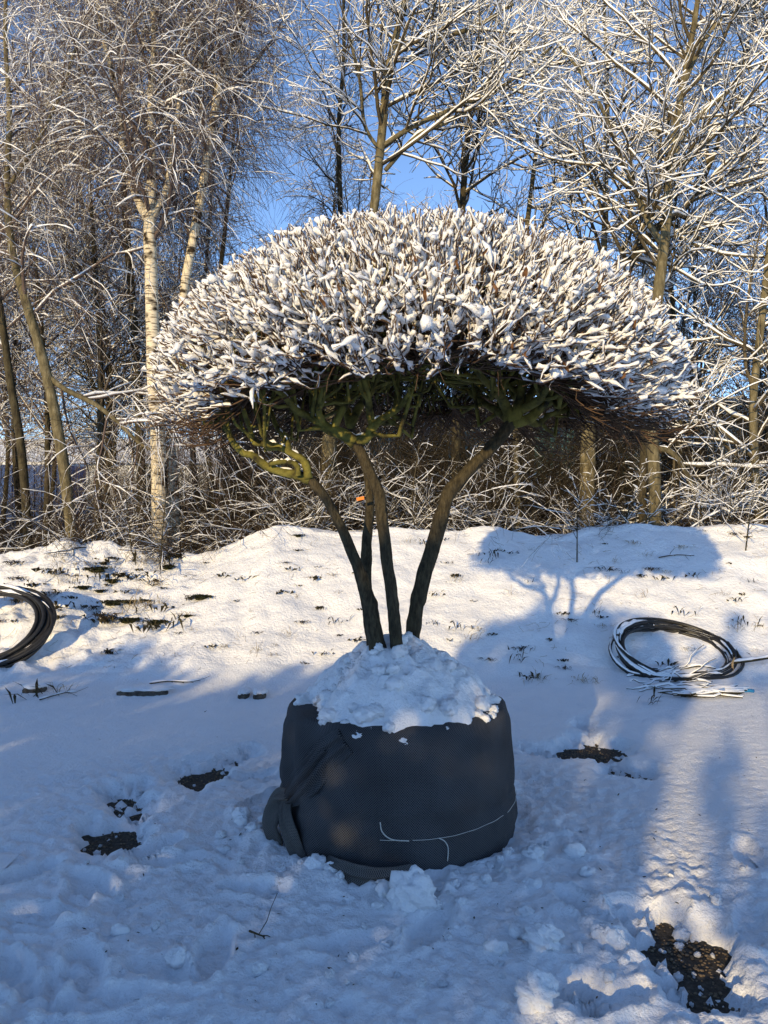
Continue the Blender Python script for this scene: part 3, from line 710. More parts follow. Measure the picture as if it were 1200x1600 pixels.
# twigs lying on the bank foot
def stick(pxs, r, label, m=WEED, snow=True, lift=.01):
    p = np.array([on_slope(a, b) for a, b in pxs]); p[:, 2] += lift+r*.4
    tp, tr_ = resample(p, np.linspace(r, r*.5, len(p)), 10)
    root = thing('fallen_twig', p[0], label, 'twig', 'fallen twigs on the snow')
    g = np.random.default_rng(int(pxs[0][0])); q = grow(tp, tr_, 4, .3, .95, .16, (40, 10), 4, .6, .0, .2, .002, .3, .5, g)
    V, F = tube_arrays([(tp, tr_, 6)]); s = part('stem', V, F, m, root)
    V, F = tube_arrays([(q[0], q[1], 3)]); part('side_twigs', V, F, m, root)
    if snow:
        V, F = tube_arrays(snow_on([(tp, tr_)], .005, .5, 5, gap=.25)); part('snow', V, F, SNOW, s, 'stuff')
stick([(232, 1072), (260, 1068), (290, 1069), (312, 1066)], .007, 'forked twig lying above the dark kerb stone on the left')
stick([(1030, 873), (1055, 869), (1085, 870)], .007, 'short dark twig lying across the upper right slope')
stick([(388, 1468), (400, 1472), (412, 1477)], .004, 'tiny dark twig on the trodden snow in front', snow=False)
stick([(60, 1098), (95, 1088), (118, 1085)], .006, 'bent twig by the foot of the left pipe coil')

# ------------------------------------------------------------------ kerb stones at the foot of the bank
for px0, px1, py, lab in [(185, 258, 1090, 'long dark kerb stone showing at the foot of the bank, left'), (372, 388, 1096, 'short dark stone edge left of the root ball'), (396, 414, 1097, 'smaller stone edge beside the short one near the root ball'), (36, 68, 1088, 'dark stone edge beside the left pipe coil')]:
    a, b = PG(px0, py, .05), PG(px1, py, .05); c = (a+b)/2; ln = b[0]-a[0]
    V, F = blob(int(px0) % 17, 16, 8, .14, 1.3); V = np.sign(V)*np.abs(V)**.7
    V = V*[ln*.56, .07, .055]; z = float(terrain(c[0], c[1]-.05)[0])
    st_ = thing('kerb_stone', (c[0], c[1], z), lab, 'stone')
    part('stone', V*[1, 1, .8]+[c[0], c[1], z-.004], F, STONE, st_)
    V, F = blob(int(px1) % 13+40, 26, 12, .35, 2.2); V = V*[ln*.64, .10, .022]
    part('snow', V+[c[0], c[1]+.035, z+.034], F, SNOWG, st_)

# ------------------------------------------------------------------ pipe coils
def coil(name, center, normal_tilt, R, loops, label, seed, pr=.016, rot=0.0, squash=.8, snowless=.0):
    g = np.random.default_rng(seed); root = thing(name, center, label, 'pipe coil', 'coiled pipes on the bank')
    c = np.asarray(center, float)
    ex = np.array([math.cos(rot), 0, math.sin(rot)]); ey = np.array([-math.sin(rot)*math.sin(normal_tilt), math.cos(normal_tilt), math.sin(normal_tilt)*math.cos(rot)])
    nn = np.cross(ex, ey)
    for i in range(loops):
        rr = R*g.uniform(.90, 1.05); off = ex*g.normal(0, R*.05)+ey*g.normal(0, R*.05)+nn*g.uniform(-.02, .07)
        t = np.linspace(0, 2*np.pi*g.uniform(.9, 1.02), 48)+g.uniform(0, 6.28)
        w = 1+.03*np.sin(2*t+g.uniform(0, 6))
        p = c+off+ex*(rr*np.cos(t)*w)[:, None]+ey*(rr*squash*np.sin(t)*w)[:, None]+nn*(.02*np.sin(t*1.5+g.uniform(0, 6)))[:, None]
        ter = terrain(p[:, 0], p[:, 1]); p[:, 2] = np.maximum(p[:, 2], ter+pr*.5)
        rad = np.full(48, pr)
        V, F = tube_arrays([(p[None], rad[None], 8)]); lp = part('loop', V, F, RUBBER, root)
        (sq, sw, ss), = snow_on([(p[None], rad[None])], .006, .45, 6, 1, .0, .3, g, rise=.3)
        cov = sstep(-.05, .22, perlin(p[:, 0]*2.3+seed+i*.15, p[:, 2]*2.3+i*.3)+.45*np.clip((c[0]-p[:, 0])/R, -1, 1)*(1 if i % 2 else .2)-snowless)
        V, F = tube_arrays([(sq, np.maximum(sw*cov[None], .0005)-(1-cov[None])*0, ss)]); part('snow', V, F, SNOW, lp, 'stuff')
    return root
cR = on_slope(1056, 1030)
coil('pipe_coil', cR+[0, .02, .01], math.radians(30), .49, 9, 'black pipe coil half buried in snow on the right slope', 61, .015, -.12, .80, .16)
cL = on_slope(-30, 1005)
coil('pipe_coil', cL+[-.03, -.1, .12], math.radians(48), .68, 18, 'large black pipe coil with open loops at the left end of the bank', 62, .018, .1, .62, -.02)
# cut branch and blue taped bundle beside the right coil
a, b = on_slope(1148, 1046), on_slope(1225, 1036)
p = np.array([a+[0, 0, .05], (a+b)/2+[0, 0, .05], b+[0, 0, .06]]); tp, tr_ = resample(p, np.array([.012, .012, .010]), 10)
root = thing('cut_branch', a, 'thin dark branch with pale sawn end beside the right pipe coil', 'branch')
V, F = tube_arrays([(tp, tr_, 8)]); part('stem', V, F, WEED, root)
dv = (b-a)/np.linalg.norm(b-a); t2 = np.array([a+[0, 0, .05]-dv*.004-[0, .0, .03], a+[.0, 0, .05]+[0, 0, .035]])
pp, rr = resample(np.array([a+[-.012, -.02, -.01], a+[-.018, -.02, .05], a+[0, -.02, .10]]), np.array([.006, .011, .005]), 8)
V, F = tube_arrays([(pp, rr, 6)]); part('sawn_end', V, F, WOOD_CUT, root)
V, F = tube_arrays(snow_on([(tp, tr_)], .008, .5, 6)); part('snow', V, F, SNOW, root, 'stuff')
a, b = on_slope(1062, 1092), on_slope(1172, 1088); root = thing('twig_bundle', a, 'bundle of snow covered twigs with blue taped end under the right pipe coil', 'twigs')
g = np.random.default_rng(63); K = 26
s0 = a+g.normal(scale=[.10, .04, .01], size=(K, 3)); e0 = b+g.normal(scale=[.05, .04, .02], size=(K, 3))-[.08, 0, 0]
tt = np.linspace(0, 1, 6)[None, :, None]; pts = s0[:, None]*(1-tt)+e0[:, None]*tt+g.normal(scale=.02, size=(K, 6, 3)); pts[..., 2] = terrain(pts[..., 0].ravel(), pts[..., 1].ravel()).reshape(K, 6)+g.uniform(.0, .05, (K, 1))
rad = np.full((K, 6), .005); V, F = tube_arrays([(pts, rad, 4)]); sp = part('twigs', V, F, WEED, root)
V, F = tube_arrays(snow_on([(pts, rad)], .006, .5, 4, .8, .2, .4, g)); part('snow', V, F, SNOW, sp, 'stuff')
tp, tr_ = resample(np.array([b+[-.05, 0, .03], b+[-.01, 0, .035], b+[.04, 0, .03]]), np.array([.013, .014, .013]), 6); V, F = tube_arrays([(tp, tr_, 8)]); part('tape', V, F, BLUETAPE, root)
# loose shoots trailing over the right coil
root = thing('trailing_shoots', on_slope(1030, 1070), 'loose snow covered shoots trailing over the lower edge of the right coil', 'shoots')
g = np.random.default_rng(64); K = 34
st = np.array([on_slope(g.uniform(1000, 1075), g.uniform(1045, 1085)) for _ in range(K)]); a = g.uniform(-.9, .9, K)+np.where(g.random(K) < .4, math.pi, 0)
dr = np.stack([np.cos(a), -.4+.2*np.sin(a), g.uniform(0, .5, K)], -1); pts = np.empty((K, 7, 3)); pts[:, 0] = st
for j in range(1, 7):
    dr = dr+g.normal(scale=.22, size=(K, 3)); dr[:, 2] -= .12; dr /= np.linalg.norm(dr, axis=1, keepdims=True); pts[:, j] = pts[:, j-1]+dr*.05
pts[..., 2] = np.maximum(pts[..., 2], terrain(pts[..., 0].ravel(), pts[..., 1].ravel()).reshape(K, 7)+.006)
rad = np.full((K, 7), .0035); V, F = tube_arrays([(pts, rad, 4)]); sp = part('shoots', V, F, WEED, root)
V, F = tube_arrays(snow_on([(pts, rad)], .007, .5, 4, .85, .15, .4, g)); part('snow', V, F, SNOW, sp, 'stuff')

# ------------------------------------------------------------------ the potted umbrella tree
TREE = thing('domed_tree', (POT[0], POT[1], 0), 'multi stemmed tree with snowy clipped dome crown and root ball wrapped in dark mesh', 'tree')
# wrapped root ball
na, nz_ = 220, 64
prof = [(0.0, .30), (.0, .45), (.02, .525), (.10, .545), (.20, .540), (.23, .533), (.30, .533), (.44, .524), (.53, .515), (.575, .503), (.60, .48), (.607, .43), (.60, .25), (.60, .02)]
pz = np.array([a for a, b in prof]); pr_ = np.array([b for a, b in prof])
sl = np.concatenate([[0], np.cumsum(np.hypot(np.diff(pz), np.diff(pr_)))]); ts = np.linspace(0, sl[-1], nz_)
zz = np.interp(ts, sl, pz); rr = np.interp(ts, sl, pr_)
A = np.linspace(0, 2*np.pi, na+1); AA, ZZ = np.meshgrid(A, zz); RR = rr[:, None].repeat(na+1, 1)
sidew = sstep(0, .05, ZZ)*sstep(.62, .5, ZZ)
# soft folds that fan from the knot on the left front, gentle bulges elsewhere
fold = .011*fbm(np.cos(AA)*2+3, ZZ*2.5+np.sin(AA)*2, 3, 1.4)+.006*(.4-np.abs(fbm(np.cos(AA)*3+ZZ*2.2, np.sin(AA)*3-ZZ*1.5, 2, 1.5)))
ak = math.radians(218)
dk = np.angle(np.exp(1j*(AA-ak)))
fold = fold+.010*np.exp(-(dk/.55)**2)*np.sin((dk+.5*(ZZ-.25))*17)*sstep(.5, .1, np.abs(ZZ-.3))
RR = RR+sidew*fold*1.3-.008*np.exp(-((ZZ-.232-.02*np.cos(AA-4.7))/.012)**2)*(rr[:, None] > .45)
RR = RR+.012*np.sin(AA*9+1.5*np.sin(AA*3))*sstep(.53, .60, ZZ)*(rr[:, None] > .3)
PXv = POT[0]+RR*np.cos(AA); PYv = POT[1]+RR*np.sin(AA)
UV = np.stack([AA*.53, ts[:, None].repeat(na+1, 1)], -1).reshape(-1, 2)
ball = part('root_ball', np.stack([PXv, PYv, ZZ+.02+.03*np.cos(AA+1.2)*sstep(.3, .6, ZZ)*.5], -1).reshape(-1, 3), [grid_faces(nz_, na+1)], FABRIC, TREE, uv=UV)
def cyl(ang, z, out=0.0):
    r = np.interp(z, pz[:11], pr_[:11])+out
    return np.array([POT[0]+r*math.cos(ang), POT[1]+r*math.sin(ang), z+.02])
# gathered pleat of spare mesh running down to the knot
def strip(name, path, widths, ripple, seed, mfab=FABRIC, thick=.012, nn=18, frq=3.0):
    g = np.random.default_rng(seed)
    path = np.array(path); tp, tw_ = resample(path, np.array(widths), 26); tp, tw_ = tp[0], tw_[0]
    T = np.gradient(tp, axis=0); T /= np.linalg.norm(T, axis=1, keepdims=True)
    out = tp-np.array([POT[0], POT[1], 0]); out[:, 2] = 0; out /= np.linalg.norm(out, axis=1, keepdims=True)
    Sd = np.cross(T, out); Sd /= np.linalg.norm(Sd, axis=1, keepdims=True); out = np.cross(Sd, T)
    u = np.linspace(-1, 1, nn)
    ph = g.uniform(0, 6)
    dome = (1-u**2)[None]*thick*2.2+ripple*np.sin(u[None]*frq*3+ph+np.linspace(0, 1.2, 26)[:, None])*(1-u[None]**4)
    top = tp[:, None]+Sd[:, None]*(u[None, :, None]*tw_[:, None, None])+out[:, None]*(dome+.002)[..., None]
    bot = tp[:, None]+Sd[:, None]*(u[None, :, None]*tw_[:, None, None]*.97)-out[:, None]*.004
    V = np.vstack([top.reshape(-1, 3), bot.reshape(-1, 3)]); f = grid_faces(26, nn); n0 = 26*nn
    F = [f, f[:, ::-1]+n0]
    e = []
    for i in range(25):
        for c in (0, nn-1): a = i*nn+c; e.append((a, a+nn, a+nn+n0, a+n0) if c == 0 else (a+n0, a+nn+n0, a+nn, a))
    for j in range(nn-1):
        for c in (0, 25): a = c*nn+j; e.append((a+1, a, a+n0, a+1+n0) if c == 0 else (a, a+1, a+1+n0, a+n0))
    F.append(np.array(e)); vv = np.linspace(0, .5, 26)
    uv = np.stack([(u[None]*tw_[:, None]), vv[:, None].repeat(nn, 1)], -1).reshape(-1, 2)
    return part(name, V, F, mfab, ball, uv=np.vstack([uv, uv]))
deg = math.radians
strip('gathered_pleat', [cyl(deg(245), .56), cyl(deg(237), .50), cyl(deg(228), .40), cyl(deg(219), .31), cyl(deg(213), .25, .01)], [.06, .07, .07, .06, .028], .012, 1, thick=.009, frq=3.0)
strip('gathered_pleat', [cyl(deg(236), .52), cyl(deg(226), .42), cyl(deg(216), .33), cyl(deg(211), .255, .012)], [.035, .05, .05, .025], .009, 2, thick=.010, frq=2.2)
strip('loose_tail', [cyl(deg(213), .262, .006), cyl(deg(207), .24, .03), cyl(deg(204), .19, .045), cyl(deg(203), .13, .05), cyl(deg(205), .05, .04)], [.03, .055, .075, .085, .07], .012, 3, FABRIC2, frq=1.9)
strip('loose_tail', [cyl(deg(212), .25, .012), cyl(deg(215), .20, .03), cyl(deg(219), .13, .03), cyl(deg(222), .05, .02)], [.02, .04, .06, .05], .008, 4, FABRIC2, frq=2.4)
strip('ground_flap', [cyl(deg(240), .09, .02), cyl(deg(249), .085, .07), cyl(deg(258), .08, .10), cyl(deg(266), .085, .09), cyl(deg(275), .09, .02)], [.02, .045, .055, .045, .02], .012, 5, FABRIC2, frq=2.5)
# binding string
t = np.linspace(deg(262), deg(352), 60)
zs = .232+.02*np.cos(t-4.7)*-1
sp = np.array([cyl(a, z-.018, .0085+.002*math.sin(a*9)+.0012*math.sin(a*31)) for a, z in zip(t, zs)])
V, F = tube_arrays([(sp[None], np.full((1, 60), .0012), 5)]); part('binding_string', V, F, STRING, ball)
for path in ([(262, .262, .008), (263, .225, .011), (267, .200, .011), (274, .194, .010)], [(286.5, .196, .010), (289, .18, .012), (290.5, .15, .010), (290.2, .10, .008)]):
    pp, rr_ = resample(np.array([cyl(deg(a), z, o) for a, z, o in path]), np.full(4, .0024), 14)
    V, F = tube_arrays([(pp, rr_, 5)]); part('string_end', V, F, STRING, ball)

# stems
def barky(amp):
    lo = lumpy(amp, 9)
    def fn(p, ring, r):
        ang = np.linspace(0, 2*np.pi, ring.shape[2], endpoint=False)
        z = p[:, :, None, 2]; c, s_ = np.cos(ang)[None, None], np.sin(ang)[None, None]
        fis = .5-np.abs(perlin(c*4.2+z*1.5, s_*4.2+z*7))*2.2-.6*np.abs(perlin(c*7+3+z*2, s_*7-z*13))
        knot = np.exp(-((np.mod(z*5.3+p[:, :1, None, 0]*40, 1.0)-.5)/.10)**2)*np.clip(np.cos(ang[None, None]-z*9), 0, 1)**4
        return lo(p, ring, r)+ring*(r[:, :, None]*.10*fis+r[:, :, None]*.16*knot)[..., None]
    return fn
def stem(pts, Y, name='stem', m=BARK_SUBJ, n=80, sides=26, parent=TREE, amp=.24):
    p, r = px_poly(pts, Y); a, b = resample(p, r, n)
    V, F = tube_arrays([(a, b, sides, barky(amp) if m is BARK_SUBJ else lumpy(amp, 9))]); o = part(name, V, F, m, parent); return a, b
S1 = stem([(598, 1075, 27.4), (592, 1025, 28.3), (582, 970, 25.1), (573, 930, 23.4), (557, 880, 17.0), (532, 822, 14.6), (507, 777, 14.6), (484, 750, 17.0)], 3.42)
S2 = stem([(590, 1050, 18.7), (578, 980, 18.0, .08), (572, 920, 17.3, .16), (573, 850, 17.3, .2), (578, 790, 14.4, .24), (574, 740, 13.7, .26), (560, 700, 13.0, .28), (545, 660, 11.5, .28)], 3.46)
S3 = stem([(624, 1080, 24.1), (621, 1020, 21.3), (612, 930, 18.4), (603, 860, 17.7), (595, 800, 18.4), (592, 772, 19.1), (578, 738, 16.3), (566, 712, 16.3), (555, 690, 17.7)], 3.40)
S4 = stem([(640, 1060, 25.4), (645, 995, 24.0), (654, 935, 23.3), (673, 865, 22.6), (690, 805, 21.8), (704, 766, 21.2), (738, 730, 19.1), (772, 694, 19.1), (797, 664, 19.1), (806, 645, 17.0)], 3.58)
# mossy limbs, traced
limbs = []
def limb(pts, Y): limbs.append(stem(pts, Y, 'limb', MOSS, 22, 10, TREE, .22))
limb([(484, 750, 19), (462, 742, 16), (440, 738, 14), (415, 728, 13), (396, 712, 12), (380, 708, 11), (362, 688, 10), (354, 665, 9), (340, 640, 7, -.1)], 3.42)
limb([(482, 748, 14), (476, 722, 13), (462, 712, 12), (440, 700, 11), (420, 694, 10), (398, 692, 9), (392, 672, 8), (380, 640, 7, -.15)], 3.40)
limb([(466, 744, 10), (462, 726, 9), (440, 722, 8), (420, 726, 7)], 3.38)
limb([(452, 706, 10), (448, 690, 9), (432, 665, 8, .1), (422, 640, 7, .15), (405, 615, 6, .2)], 3.40)
limb([(555, 692, 22), (535, 678, 19), (516, 672, 18), (500, 660, 15), (480, 650, 13), (462, 640, 11, -.1), (445, 620, 9, -.2), (425, 604, 7, -.3)], 3.40)
limb([(557, 690, 20), (575, 682, 17), (585, 664, 15), (604, 650, 12), (625, 635, 10, -.05), (640, 615, 8, -.15)], 3.40)
limb([(583, 668, 13), (577, 645, 11), (576, 622, 10, -.1), (570, 600, 8, -.2), (560, 570, 7, -.25)], 3.40)
limb([(520, 672, 14), (530, 652, 13), (540, 630, 11), (548, 605, 9, .1), (550, 580, 7, .1)], 3.40)
limb([(548, 664, 16), (540, 640, 13, .1), (520, 610, 11, .3), (500, 580, 9, .45), (480, 545, 7, .6)], 3.70)
limb([(548, 664, 15), (566, 630, 13, .1), (600, 590, 11, .3), (640, 555, 9, .5), (670, 510, 7, .6)], 3.70)
limb([(505, 664, 12), (498, 640, 10, -.05), (505, 610, 9, -.15), (515, 585, 7, -.2)], 3.40)
limb([(800, 660, 22), (790, 635, 16), (775, 612, 13, -.1), (752, 590, 10, -.2), (735, 565, 8, -.25)], 3.58)
limb([(804, 655, 22), (812, 628, 16), (815, 600, 13), (812, 570, 10, .1), (800, 540, 8, .2)], 3.58)
limb([(800, 662, 20), (826, 654, 17), (846, 636, 14), (870, 622, 12, -.1), (900, 608, 9, -.15), (935, 590, 7, -.2)], 3.58)
limb([(822, 656, 14), (840, 662, 12, .05), (858, 648, 10, .1), (890, 640, 9, .15), (930, 625, 7, .25)], 3.58)
limb([(798, 660, 16), (780, 645, 13, .1), (755, 630, 11, .25), (730, 610, 9, .4), (700, 580, 7, .5)], 3.58)
limb([(806, 650, 16), (830, 615, 13, .15), (865, 590, 11, .35), (910, 560, 9, .5), (960, 535, 7, .6)], 3.58)
limb([(815, 640, 14), (842, 625, 12, -.15), (858, 600, 10, -.3), (880, 575, 8, -.4)], 3.58)
for lm in limbs[:8]+limbs[11:15]:
    V, F = tube_arrays(snow_on([lm], .004, .3, 6, 1, .35, .5, rise=.3)); part('limb_snow', V, F, SNOW, TREE, 'stuff')
bs, bf, n0 = [], [[], []], 0
for i, (px, py, Y, r_, k_) in enumerate([(592, 1012, 3.37, .020, 1), (604, 1020, 3.39, .024, .8), (630, 1000, 3.44, .022, 1.1), (638, 994, 3.50, .020, 1), (648, 1004, 3.5, .022, .8), (634, 1014, 3.43, .024, .8), (613, 1026, 3.37, .02, .7), (584, 1020, 3.36, .02, .8)]):
    V, F = blob(200+i, 14, 9, .8, 2.2); bs.append(V*r_*[1, .8, .9*k_]+P(px, py, Y)); bf[0].append(F[0]+n0); bf[1].append(F[1]+n0); n0 += len(V)
part('stem_snow', np.vstack(bs), [np.concatenate(bf[0]), np.concatenate(bf[1])], SNOWC, TREE, 'stuff')

# crown: clipped dome
CC = np.array([.155, 3.55, 1.98]); CRX, CRY, CRZ = 1.20, 1.09, .81
cg = np.random.default_rng(77)
LP = np.concatenate([a for a, b in limbs]); LR = np.concatenate([b for a, b in limbs])
b1 = grow(LP, LR, 8, .25, 1.0, .60, (46, 16), 8, .6, .03, .20, .005, .2, .45, cg, rmax=.012)
def inside(p): return (((p-CC)/np.array([CRX, CRY, CRZ]))**2).sum(-1)
def squeeze(p, lim=.9):
    q = (p-CC)/np.array([CRX, CRY, CRZ]); n = np.sqrt((q**2).sum(-1, keepdims=True)); q = np.where(n > lim, q*lim/np.maximum(n, 1e-6), q)
    o = CC+q*np.array([CRX, CRY, CRZ]); rr_ = ((o[..., 0]-CC[0])/CRX)**2+((o[..., 1]-CC[1])/CRY)**2; o[..., 2] = np.maximum(o[..., 2], 1.95+.10*sstep(.3, 1.0, (CC[1]-o[..., 1])/CRY)+.20*np.clip(1-rr_, 0, 1)+.05*perlin(o[..., 0]*3, o[..., 1]*3)+.03*np.sin(o[..., 0]*9+o[..., 1]*5)); return o
ok = b1[0][:, 0, 2] > 1.75
b1 = (np.concatenate([b1[0][:, :1], np.where(np.arange(8)[None, 1:, None] > 2, squeeze(b1[0][:, 1:]), b1[0][:, 1:])], 1)[ok], b1[1][ok])
# longer boughs reaching out to every side of the dome
nb = 120
az = cg.uniform(0, 2*np.pi, nb); rad_ = np.sqrt(cg.uniform(.15, .86, nb)); el = cg.uniform(.16, .68, nb)
E = CC+np.stack([np.cos(az)*rad_*CRX, np.sin(az)*rad_*CRY, el*CRZ*np.sqrt(1-rad_**2*.9)], -1)*.92
nodes = LP[:, 8:].reshape(-1, 3); nr = LR[:, 8:].ravel()
dist = np.linalg.norm((E[:, None]-nodes[None])*[1, 1, 1.6], axis=2)+cg.uniform(0, .25, (nb, len(nodes))); ni = dist.argmin(1)
A0 = nodes[ni]; tt = np.linspace(0, 1, 10)[None, :, None]
mid = (A0+E)/2; mid[:, 2] = np.minimum(A0[:, 2], E[:, 2])+.02+.06*cg.random(nb)
bo = A0[:, None]*(1-tt)**2+2*mid[:, None]*tt*(1-tt)+E[:, None]*tt**2+np.concatenate([np.zeros((nb, 1, 3)), cg.normal(scale=.018, size=(nb, 9, 3))], 1)
bor = np.linspace(1, .4, 10)[None]*np.minimum(nr[ni]*.7, .014)[:, None]
b2 = grow(bo, bor, 6, .2, 1.0, .30, (44, 14), 6, .65, .06, .2, .004, .2, .45, cg); b2 = (squeeze(b2[0]), b2[1])
b3 = grow(b1[0], b1[1], 5, .2, 1.0, .26, (48, 16), 4, .65, .05, .22, .003, .2, .45, cg); b3 = (squeeze(b3[0], .93), b3[1])
# outer shoots: end on the clipped surface, spring from the nearest bough
n_s = 3700
u = cg.random(n_s*2); az = cg.uniform(0, 2*np.pi, n_s*2); ct = 1-u*1.07           # down to a little under the equator
stt = np.sqrt(np.clip(1-ct**2, 0, 1)); nrm = np.stack([np.cos(az)*stt, np.sin(az)*stt, ct], -1)[:n_s]
srf = 1+.012*np.clip(cg.normal(size=n_s), -2, 1.5)+.03*perlin(nrm[:, 0]*4+9, nrm[:, 1]*4+nrm[:, 2]*3)
rim = nrm[:, 2] < .12
srf = np.where(rim, srf*cg.uniform(.86, 1.03, n_s), srf)
TP = CC+nrm*np.array([CRX, CRY, CRZ])*srf[:, None]
TP[:, 2] -= np.where(rim, cg.uniform(0, .09, n_s)*(.2+1.6*sstep(.2, .9, np.abs(nrm[:, 0]))), 0)
lift_ = .13*sstep(.25, .9, -nrm[:, 1])*sstep(.5, .0, nrm[:, 2])*(1+.7*perlin(az[:n_s]*4, az[:n_s]*0+2.5)); TP[:, 2] += lift_
sd = TP-(CC+[0, 0, -.42]); sd /= np.linalg.norm(sd, axis=1, keepdims=True); sd += cg.normal(scale=.22, size=(n_s, 3)); sd /= np.linalg.norm(sd, axis=1, keepdims=True)
BN = np.concatenate([bo[:, 3:].reshape(-1, 3), b1[0][:, 3:].reshape(-1, 3), b2[0].reshape(-1, 3)])
want = TP-sd*cg.uniform(.34, .55, n_s)[:, None]
ni = np.concatenate([((want[i:i+200, None]-BN[None])**2).sum(2).argmin(1) for i in range(0, n_s, 200)])
A0 = BN[ni]; ln = np.linalg.norm(TP-A0, axis=1)
far = ln > .75; A0 = np.where(far[:, None], TP-(TP-A0)/ln[:, None]*.75, A0); ln = np.minimum(ln, .75)
tt = np.linspace(0, 1, 9)[None, :, None]
mid = TP-sd*(ln*.5)[:, None]
sh = A0[:, None]*(1-tt)**2+2*mid[:, None]*tt*(1-tt)+TP[:, None]*tt**2+cg.normal(scale=.006, size=(n_s, 9, 3))
shr_ = np.linspace(.0046, .0021, 9)[None]*cg.uniform(.7, 1.25, n_s)[:, None]
f1 = grow(sh, shr_, 2, .42, .97, .16, (40, 14), 4, .8, .06, .14, .0017, .35, .6, cg)
qn = np.sqrt(inside(f1[0][:, -1])); keepf = qn < 1.03; f1 = (f1[0][keepf], f1[1][keepf])
V, F = tube_arrays([(bo, bor, 6), (b1[0], b1[1], 5), (b2[0], b2[1], 3), (b3[0], b3[1], 3)]); part('boughs', V, F, MOSS, TREE, 'stuff')
V, F = tube_arrays([(sh, shr_, 3), (f1[0], f1[1], 3)]); crown = part('crown', V, F, TWIG, TREE)
def crown_snow(p, r, s0, g, n2, gapp, side=7, lo=0.0):
    K = len(p); t = np.linspace(0, p.shape[1]-1-1e-6, n2) if lo == 0 else np.linspace(lo*(p.shape[1]-1), p.shape[1]-1-1e-6, n2); i = t.astype(int); f = (t-i)[None, :, None]
    q = p[:, i]*(1-f)+p[:, i+1]*f; rr = r[:, i]*(1-f[..., 0])+r[:, i+1]*f[..., 0]
    T = np.gradient(q, axis=1); T /= np.linalg.norm(T, axis=2, keepdims=True)+1e-9
    h = np.sqrt(np.clip(1-T[..., 2]**2, 0, 1))
    hh = np.clip((q[..., 2]-1.88)/.14, 0, 1)                      # sheltered twigs underneath hold little
    outn = np.sqrt(inside(q)); ex = sstep(.58, .86, outn)*(.16+.84*sstep(.0, .65, hh+.12*np.sin(q[..., 0]*11+q[..., 1]*7)))*(1-.85*sstep(.1, .4, q[..., 1]-CC[1])*sstep(2.16, 2.06, q[..., 2]))  # snow cut on the rear low rim so the underside looks dark
    w = s0*ex*(.30+.70*h)*np.clip(g.lognormal(-.16, .55, (K, n2)), .15, 1.8)*g.uniform(.5, 1.3, K)[:, None]*(1-.93*(g.random(K) < .13)[:, None]*sstep(.0, .5, np.linspace(-.4, 1, n2))[None])
    w *= np.where(g.random((K, n2)) < gapp, .12, 1)
    w = np.where(ex < .25, w*(g.random((K, 1)) < .3), w)
    w[:, 0] *= .3; bare = g.random(K) < .45; w[:, -1] *= np.where(bare, .05, .8); w[:, -2] *= np.where(bare, .35, 1.15)
    big = w.max(1) > .0036; q, rr, w = q[big].copy(), rr[big], w[big]; q[..., 2] += rr+w*.55; q += g.normal(scale=.003, size=q.shape)
    return q, np.maximum(w, .0004), side, lambda p_, ring, r_: ring*(r_[:, :, None]*np.clip(cg.normal(0, .30, ring.shape[:3]), -.6, .7))[..., None]
V, F = tube_arrays([crown_snow(sh, shr_, .0088, cg, 15, .25, 5, .46), crown_snow(f1[0], f1[1], .0082, cg, 5, .2, 4)])
part('snow', V, F, SNOWC, crown, 'stuff')
# dead leaves still hanging in the crown
lv = []
def leafmesh(seed):
    g = np.random.default_rng(seed); n = 5; V = []; F = []
    for i in range(n):
        t = i/(n-1); w = .008*math.sin(math.pi*(.12+.8*t)); y = -.036*t; c = .012*math.sin(t*4+seed)
        V += [(-w*.8, c+.9*w, y+.003*math.sin(seed+i*2)), (0, c, y), (w, c+.7*w, y)]
    for i in range(n-1):
        a = i*3; F += [(a, a+1, a+4, a+3), (a+1, a+2, a+5, a+4)]
    return mesh_np('dead_leaf', np.array(V), [np.array(F)])
lm_ = [leafmesh(i) for i in range(3)]
for m_ in lm_: m_.materials.append(LEAF)
lpx = [(330, 445), (285, 465), (325, 500), (310, 475), (470, 400), (410, 410), (350, 470), (720, 420), (770, 440), (860, 500), (900, 470), (930, 440), (960, 450), (870, 510), (1015, 555), (1022, 552), (1018, 560), (970, 575), (975, 580), (982, 587), (1027, 572), (1057, 545), (868, 616), (852, 618), (852, 622), (1073, 630), (1072, 636),
       (640, 400), (560, 380), (720, 560), (780, 550), (660, 455), (505, 470), (605, 345), (820, 420), (760, 395), (980, 500), (940, 520), (880, 560), (820, 560), (690, 600), (440, 520), (400, 480), (540, 445), (1000, 600)]
TPf = TP[TP[:, 1] < CC[1]+.1]; fx = 600+1200*TPf[:, 0]/TPf[:, 1]; fy = 780-1200*(TPf[:, 2]-CAM_H)/TPf[:, 1]
for i, (a, b) in enumerate(lpx):
    j = ((fx-a)**2+(fy-b)**2).argmin(); o = bpy.data.objects.new('dead_leaf', lm_[i % 3]); C.objects.link(o); o.parent = TREE
    c = TPf[j]-np.array(TREE.location)+[0, -.03, -.012]; o.location = tuple(c); o.rotation_euler = (cg.uniform(-.4, .4), cg.uniform(-.5, .5), cg.uniform(0, 6.28)); o.scale = (cg.uniform(.6, 1.1),)*3
